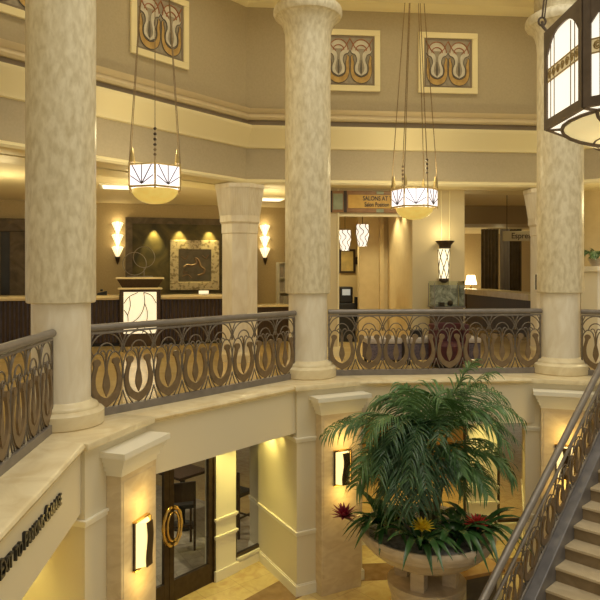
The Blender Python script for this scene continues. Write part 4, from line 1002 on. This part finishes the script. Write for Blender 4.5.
t = thing('handbag', 'small black bag left on the middle bench behind the railing', 'bag', loc_of(C, A0, 2.2, 1.55, ZF+0.50), D(A0))
b = MB(); b.vprism([(-0.13, 0), (0.13, 0), (0.10, 0.13), (-0.10, 0.13)], -0.06, 0.06); b.build('body', M_BLACK, t, bevel=0.012)
b = MB(); b.tube([(0.07*math.cos(q), 0, 0.13+0.08*math.sin(q)) for q in [PI*k/10 for k in range(11)]], 0.008, 5); b.build('handle', M_BLACK, t)
q = P3(C, A0, 2.97, 2.15, ZF)
t = thing('display_case', 'glass display case with a landscape backdrop on a dark stand below the torch lamp', 'display case', tuple(q), D(A0))
b = MB(); b.box(-0.28, 0.28, -0.2, 0.2, 0, 1.02); b.build('stand', M_WOODD, t)
b = MB(); b.box(-0.30, 0.30, -0.2, 0.2, 1.04, 1.54); b.build('glass_cover', M_CASEGL, t)
b = MB(); b.box(-0.28, 0.28, 0.165, 0.185, 1.045, 1.46); b.build('backdrop', M_CASEART, t)
b = MB(); b.box(-0.32, 0.32, -0.22, 0.22, 1.02, 1.04)
for x in (-0.30, 0.30):
    for y in (-0.2, 0.2): b.box(x-0.006, x+0.006, y-0.006, y+0.006, 1.04, 1.50)
b.build('frame', M_BRONZE, t)
b = MB(); b.sphere((0.08, 0, 1.10), 0.06, 10, 6); b.box(-0.15, -0.05, -0.05, 0.05, 1.04, 1.12); b.build('exhibit', M_DARKBR, t)
t = thing('round_ottoman', 'maroon tub armchair behind the railing below the glass case', 'armchair', loc_of(C, A0, 2.66, 1.05, ZF), D(A0))
b = MB(); n = 14
outer = arc(0, 0, 0.36, 0.36, -30, 210, n); inner = arc(0, 0, 0.25, 0.25, 210, -30, n)
b.prism(outer+inner, 0.1, 0.78); b.build('backrest', M_MAROONF, t, bevel=0.03, smooth=True)
b = MB(); b.lathe([(0.30, 0.08), (0.32, 0.1), (0.32, 0.40), (0.28, 0.44), (0.01, 0.45)], 24); b.build('seat', M_MAROONF, t, smooth=True)
b = MB(); b.lathe([(0.24, 0.0), (0.24, 0.08)], 20); b.build('foot_ring', M_BLACK, t)
# door pull plate on right pillar
q = at(537.5, 282, 12.75)
t = thing('wall_plaque', 'small framed plaque with orange face on the right octagonal pillar', 'plaque', tuple(q), D(A0+0))
b = MB(); b.box(-0.07, 0.10, -0.03, 0.02, -0.14, 0.14); b.build('plate', M_WHITE, t, bevel=0.005); b = MB(); b.box(-0.06, -0.04, -0.05, -0.03, -0.15, 0.15); b.build('bar', M_DARKBR, t); b = MB(); b.box(0.0, 0.08, -0.04, -0.03, -0.10, 0.10); b.build('face', M_OR, t)

# wall right of the right column
b = MB(); b.box(-0.6, S, 3.4, 3.55, ZF, ZC)
tag(b.build('wall_right_gallery', M_BEIGEW, loc=(R.x, R.y, 0), rz=D(A0-45)), 'golden beige wall behind the plant at the right edge', 'wall', kind='structure')
q = P3(R, A0-45, 1.0, 1.1, ZF); q = at(596, 300, 11.7); q.z = ZF
t = thing('plant_pedestal', 'tall ivory pedestal at the right edge of the photo', 'pedestal', tuple(q), D(20))
b = MB(); b.box(-0.16, 0.24, -0.2, 0.2, 0, 1.72); b.build('body', M_WHITE, t, bevel=0.01); b = MB(); b.box(-0.22, 0.30, -0.26, 0.26, 1.72, 1.82); b.build('top', M_WHITE, t, bevel=0.02)
PEDTOP = (q.x, q.y, ZF+1.82)

# ------------------------------------------------------------------ planter urn with palm and bromeliads
U = Vector((1.70, 8.60)); ZR = 1.10; UZ = 0.12
t = thing('stone_urn', 'wide marble planter urn on a pedestal in the lower lobby', 'planter', (U.x, U.y, 0)); t.scale.z = 1.075
b = MB(); b.lathe([(0.50, 0.0), (0.52, 0.02), (0.52, 0.10), (0.48, 0.13), (0.47, 0.40), (0.52, 0.53), (0.52, 0.60), (0.1, 0.60)], 40); b.build('base_drum', M_URN, t, smooth=True)
for k in range(4):
    a = PI/4+k*PI/2+0.3; b = MB(); b.box(-0.09, 0.09, -0.09, 0.09, 0.60, 0.84, Matrix.Translation((0.33*math.cos(a), 0.33*math.sin(a), 0)) @ Matrix.Rotation(a, 4, 'Z')); b.build('support_block', M_URN, t)
b = MB(); b.lathe([(0.12, 0.78), (0.40, 0.83), (0.52, 0.86), (0.66, 0.93), (0.78, 1.02), (0.83, 1.08), (0.855, 1.09), (0.855, 1.115), (0.885, 1.13), (0.90, 1.17), (0.90, 1.215), (0.88, 1.24), (0.84, 1.235), (0.81, 1.18), (0.75, 1.12)], 56, cap=False)
b.build('bowl', M_URN, t, smooth=True)
b = MB(); b.lathe([(0.79, 1.13), (0.6, 1.18), (0.3, 1.22), (0.01, 1.23)], 32); b.build('pebbles', M_SOIL, t, smooth=True)['kind'] = 'stuff'

def bez(p0, p1, p2, n): return [p0*(1-k/n)**2+p1*2*(k/n)*(1-k/n)+p2*(k/n)**2 for k in range(n+1)]
def frond(parent, p0, p1, p2, ll=0.36, n=22, droop=0.5, lw=0.011, m=M_LEAF, seed=0):
    rnd = random.Random(seed)
    b = MB(); R_ = bez(p0, p1, p2, n)
    b.tube(R_, [0.009*(1-0.75*k/n) for k in range(n+1)], 5)
    twist = rnd.uniform(-0.5, 0.5)
    for k in range(4, n+1):
        s = k/n; tg = (R_[min(k+1, n)]-R_[k-1]).normalized()
        sd = tg.cross(Vector((0, 0, 1)))
        sd = sd.normalized() if sd.length > 0.05 else Vector((1, 0, 0))
        up = sd.cross(tg)
        sd = (sd*math.cos(twist)+up*math.sin(twist)).normalized()
        ln0 = ll*(0.60+0.55*math.sin(PI*min(1, s)**0.8))
        for sg_ in (-1, 1):
            for sub in (0, 0.5):
                ln = ln0*rnd.uniform(0.7, 1.2)
                base_ = R_[k].lerp(R_[k-1], sub+rnd.uniform(0, 0.3))
                d = (sd*sg_*rnd.uniform(0.55, 0.95)+tg*rnd.uniform(0.5, 0.9)+up*rnd.uniform(0.0, 0.35)).normalized()
                P = [base_]; cur = base_.copy(); dd = d.copy()
                for j in range(5):
                    dd = (dd+Vector((rnd.uniform(-.06, .06), rnd.uniform(-.06, .06), -droop*(0.12+0.16*j)*rnd.uniform(0.7, 1.3)))).normalized(); cur = cur+dd*ln/5; P.append(cur.copy())
                b.blade(P, [lw*0.5, lw*0.95, lw, lw*0.8, lw*0.5, 0.0008], tg)
    b.keep = True
    return b.build('frond', m, parent)
palm = thing('palm_plant', 'tall green palm with arching fronds growing from the marble urn', 'palm', (U.x, U.y, 1.31))
base = Vector((U.x, U.y, 1.31))
def off(px, py, dy=0.0): return at(px, py, 8.6+dy)-base
stems = []
for (bx, by, tx, ty, dy) in ((-0.06, 0.0, 418, 452, 0.05), (0.10, 0.05, 438, 446, 0.0), (0.02, -0.08, 428, 462, -0.12), (0.14, 0.14, 446, 458, 0.15)):
    p0 = Vector((bx, by, 0.0)); p2 = off(tx, ty, dy); b = MB(); P = bez(p0, (p0+p2)/2+Vector((0.02, 0, 0.05)), p2, 8)
    b.tube(P, [0.035-0.018*k/8 for k in range(9)], 7); b.build('stem', M_STEM, palm, smooth=True)
FR = [ # start px, control px, tip px, depth of the tip
 (414,456, 372,400, 326,434, -0.1), (420,452, 388,398, 350,424, 0.35), (436,450, 446,395, 489,373, 0.25), (440,450, 480,376, 520,418, -0.15),
 (438,452, 472,385, 512,436, 0.3), (414,462, 376,432, 356,486, -0.3), (420,460, 385,422, 362,466, -0.5), (424,458, 402,392, 392,440, -0.7),
 (428,456, 415,380, 408,480, -1.0), (442,462, 484,440, 510,474, -0.2),
 (444,462, 478,420, 502,458, 0.45), (422,452, 412,394, 404,386, 0.2), (426,450, 412,376, 376,404, 0.5), (432,448, 432,376, 456,394, 0.5),
 (436,452, 460,370, 500,394, 0.55), (428,454, 426,384, 442,402, -0.5), (420,456, 392,380, 366,440, -0.5), (440,452, 470,374, 508,448, -0.45),
 (424,464, 400,430, 384,494, -0.75), (436,440, 452,386, 472,364, 0.1), (430,464, 422,436, 420,506, -0.85), (446,464, 470,448, 488,494, -0.4),
 (416,462, 386,440, 366,460, 0.3), (434,452, 414,397, 382,398, 0.6), (410,478, 388,462, 382,502, 0.2), (450,474, 474,460, 486,478, 0.4),
 (412,446, 394,396, 398,500, -0.9), (416,444, 402,400, 412,504, -0.95), (414,448, 384,408, 378,478, -0.8), (418,446, 410,396, 426,488, -1.0),
 (408,440, 394,404, 396,512, -0.85), (412,442, 400,402, 404,516, -0.9), (430,452, 444,404, 438,440, -0.9), (432,450, 440,420, 444,486, -0.6), (436,452, 456,424, 462,474, -0.5), (428,456, 432,430, 430,500, -0.7), (440,458, 450,440, 466,496, -0.2)]
rj = random.Random(21)
for i, (ax, ay, bx, by, cx, cy, dy) in enumerate(FR):
    p0 = off(ax+rj.uniform(-4, 4), ay+rj.uniform(-6, 8), 0.0); p2 = off(cx, cy, dy); p1 = off(bx+rj.uniform(-5, 5), by+rj.uniform(-4, 6), dy*0.45)
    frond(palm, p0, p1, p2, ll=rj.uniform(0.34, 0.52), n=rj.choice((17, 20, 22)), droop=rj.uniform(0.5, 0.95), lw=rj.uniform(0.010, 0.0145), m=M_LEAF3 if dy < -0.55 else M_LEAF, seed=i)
def bromeliad(p, label, flower, nleaf, length, bloom_z, seed, lean=(0, 0, 0), size=0.13, outward=None):
    rnd = random.Random(seed)
    t = thing('bromeliad', label, 'flowering plant', tuple(p), 0, group='bromeliads round the palm')
    for k in range(nleaf):
        a = 2*PI*k/nleaf+rnd.uniform(-0.2, 0.2); l = length*rnd.uniform(0.75, 1.15)
        d = Vector((math.cos(a), math.sin(a), 0))
        if outward is not None: d = (d+Vector(outward)*0.45).normalized()
        P = bez(Vector((0, 0, 0.0)), d*l*0.40+Vector((0, 0, l*0.70)), d*l+Vector((0, 0, rnd.uniform(-0.30, 0.55)*l)), 7)
        b = MB(); b.blade(P, [0.022, 0.036, 0.046, 0.050, 0.046, 0.036, 0.020, 0.002], Vector((-d.y, d.x, 0))); b.keep = True; b.build('leaf', M_LEAF2, t, smooth=True)
    if flower:
        c = Vector(lean)+Vector((0, 0, bloom_z))
        b = MB(); b.tube([(0, 0, 0), tuple(c*0.6), tuple(c)], 0.012, 6); b.build('flower_stalk', M_STEM, t)
        b = MB()
        for r_, nn, up in ((0.85, 9, 0.25), (0.9, 9, 0.8), (0.8, 7, 1.9), (0.6, 4, 4.0)):
            for k in range(nn):
                a = 2*PI*k/nn+r_*2; d = Vector((math.cos(a), math.sin(a), up)).normalized()
                P = [c, c+d*size*r_*0.5, c+d*size*r_+Vector((0, 0, -0.01))]
                b.blade(P, [0.016, 0.027, 0.003], Vector((-math.sin(a), math.cos(a), 0)))
        b.keep = True; b.build('bloom', flower, t)
def rim(ang, r=0.62): return Vector((U.x+r*math.cos(D(ang)), U.y+r*math.sin(D(ang)), 1.28))
bromeliad(rim(-108, 0.62), 'bromeliad with a yellow star bloom at the front of the urn', M_YEL, 16, 0.62, 0.27, 3, (0.02, -0.02, 0), 0.20, (0, -1, 0))
bromeliad(rim(-28, 0.66), 'bromeliad with a bright red bloom at the right of the urn', M_RED, 15, 0.66, 0.20, 5, (0.0, -0.04, 0), 0.22, (1, -0.4, 0))
bromeliad(rim(60, 0.36), 'bromeliad with a dark red bloom among the leaves at the back right', M_MAROON, 11, 0.46, 0.52, 8, (0.10, -0.04, 0), 0.17)
bromeliad(rim(188, 0.58), 'bromeliad with a maroon bloom leaning out at the left of the urn', M_MAROON, 17, 0.64, 0.24, 11, (-0.54, -0.06, 0), 0.25, (-1, -0.2, 0))
bromeliad(rim(-50, 0.45), 'dark leafy plant without a bloom between the yellow and red flowers', None, 14, 0.66, 0.2, 14, (0, 0, 0), 0.1, (0.4, -0.6, 0))
bromeliad(rim(160, 0.45), 'dark leafy plant without a bloom behind the maroon flower', None, 12, 0.62, 0.2, 16)
# plant on the right pedestal
t = thing('fern_plant', 'small arching fern on the ivory pedestal at the right edge', 'plant', PEDTOP)
b = MB(); b.lathe([(0.08, 0), (0.13, 0.14), (0.11, 0.14), (0.09, 0.1)], 16); b.build('pot', M_URN, t, smooth=True)
for k in range(9):
    a = 2*PI*k/9; d = Vector((math.cos(a), math.sin(a), 0))
    frond(t, Vector((0, 0, 0.10)), d*0.16+Vector((0, 0, 0.42)), d*0.36+Vector((0, 0, 0.14)), ll=0.12, n=14, droop=0.4, lw=0.008, seed=40+k)
# low table behind the planter
t = thing('marble_side_stand', 'low stand with orange marble top and dark panel right of the urn', 'stand', (2.24, 8.90, 0), D(21))
b = MB(); b.box(-0.03, 0.73, -0.03, 0.63, 0.48, 0.53); b.build('top', mat('orange_marble', (0.62, 0.38, 0.13), 0.25, col2=(0.52, 0.28, 0.08), scale=5, detail=8), t, bevel=0.006)
for x in (0.045, 0.655):
    for y in (0.045, 0.555):
        b = MB(); b.box(x-0.045, x+0.045, y-0.045, y+0.045, 0, 0.48); b.build('corner_post', M_TRIM, t, bevel=0.005)
for bx_ in ((0.09, 0.61, 0.015, 0.035), (0.015, 0.035, 0.09, 0.51)):
    b = MB(); b.box(*bx_, 0.04, 0.46); b.build('dark_panel', M_RELD, t)

# ------------------------------------------------------------------ light
world = bpy.data.worlds.new('World'); SC.world = world; world.use_nodes = True
bg = world.node_tree.nodes['Background']; bg.inputs['Color'].default_value = (1.0, 0.89, 0.65, 1); bg.inputs['Strength'].default_value = 0.33
lamp('AREA', (2.7, 5.0, 12.5), 330, (1.0, 0.94, 0.80), (7, 7), name='atrium_fill')  # soft fill added above the open atrium, no roof glazing is built
def row(o, ang, xs, y, z, e, col, spot=110, size=0.06):
    for x in xs:
        lamp('SPOT', P3(o, ang, x, y, z), e, col, size, (0, 0, 0), spot, 0.8, 'down_spot')
Yw = (1.0, 0.82, 0.24)
row(L, A0+45, (3.0, 3.7), 0.45, ZS-0.03, 34, Yw)
row(L, A0+45, (3.65,), 0.05, ZS-0.03, 26, Yw)
row(L, A0+45, (1.7,), 0.5, ZS-0.03, 16, Yw)
row(M_, A0+90, (2.6, 3.7), 0.45, ZS-0.03, 62, Yw)
row(C, A0, (1.0, 2.2, 3.2, 3.8), 0.45, ZS-0.03, 24, Yw)
row(R, A0-45, (0.35,), 0.45, ZS-0.03, 20, Yw)
row(C, A0, (1.2, 2.6, 3.8), 2.6, 2.6, 60, (1.0, 0.70, 0.25), 130)
row(L, A0+45, (1.5, 3.4), 3.0, 2.6, 80, (1.0, 0.85, 0.6), 130)
# lobby lights and added gallery ring spots
WL = (1.0, 0.83, 0.42)
for nm, O, a in SEGS:
    row(O, a, (0.7, 2.1, 3.5), 1.0, 10.36, 36, (1.0, 0.87, 0.56), 165, 0.12)  # spots without fixtures, added to brighten the drum wall
for X, Y, e in ((-5.6, 12.0, 30), (-3.2, 13.0, 30), (-0.6, 14.4, 28)):
    lamp('POINT', (X, Y, ZC-0.7), e, WL, 0.25, name='lobby_light')
lamp('SPOT', P3(C, A0, 2.1, 4.0, 6.3), 75, (1.0, 0.88, 0.52), 0.05, (0, 0, 0), 100, 0.7, 'niche_light')
lamp('SPOT', P3(C, A0, 1.1, 5.2, 6.3), 90, (1.0, 0.88, 0.52), 0.05, (0, 0, 0), 120, 0.7, 'niche_light')
lamp('SPOT', P3(C, A0, 2.25, 3.4, 6.3), 40, (1.0, 0.88, 0.52), 0.05, (0, 0, 0), 80, 0.7, 'niche_light')
lamp('SPOT', (5.6, 15.0, 6.5), 20, WL, 0.05, (0, 0, 0), 110, 0.7, 'lobby_downlight')
lamp('POINT', (6.4, 20.6, 6.0), 25, WL, 0.1, name='lobby_light')
lamp('POINT', P3(R, A0-45, 1.2, 2.2, 6.0), 40, WL, 0.2, name='lobby_light')
for k, (x, y) in enumerate(((0.8, 1.3), (2.1, 1.3), (3.4, 1.3))):
    pass

# ------------------------------------------------------------------ camera
cam = bpy.data.cameras.new('Camera'); co = bpy.data.objects.new('Camera', cam); COL.objects.link(co)
co.location = (0, 0, EYE); co.rotation_euler = (PI/2, 0, 0)
cam.sensor_width = 36; cam.lens = 640/600*36; cam.shift_y = -27/600; cam.clip_start = 0.05
SC.camera = co
SC.view_settings.view_transform = 'Standard'; SC.view_settings.look = 'None'; SC.view_settings.gamma = 1; SC.view_settings.use_curve_mapping = False
SC.view_settings.exposure = 0.40
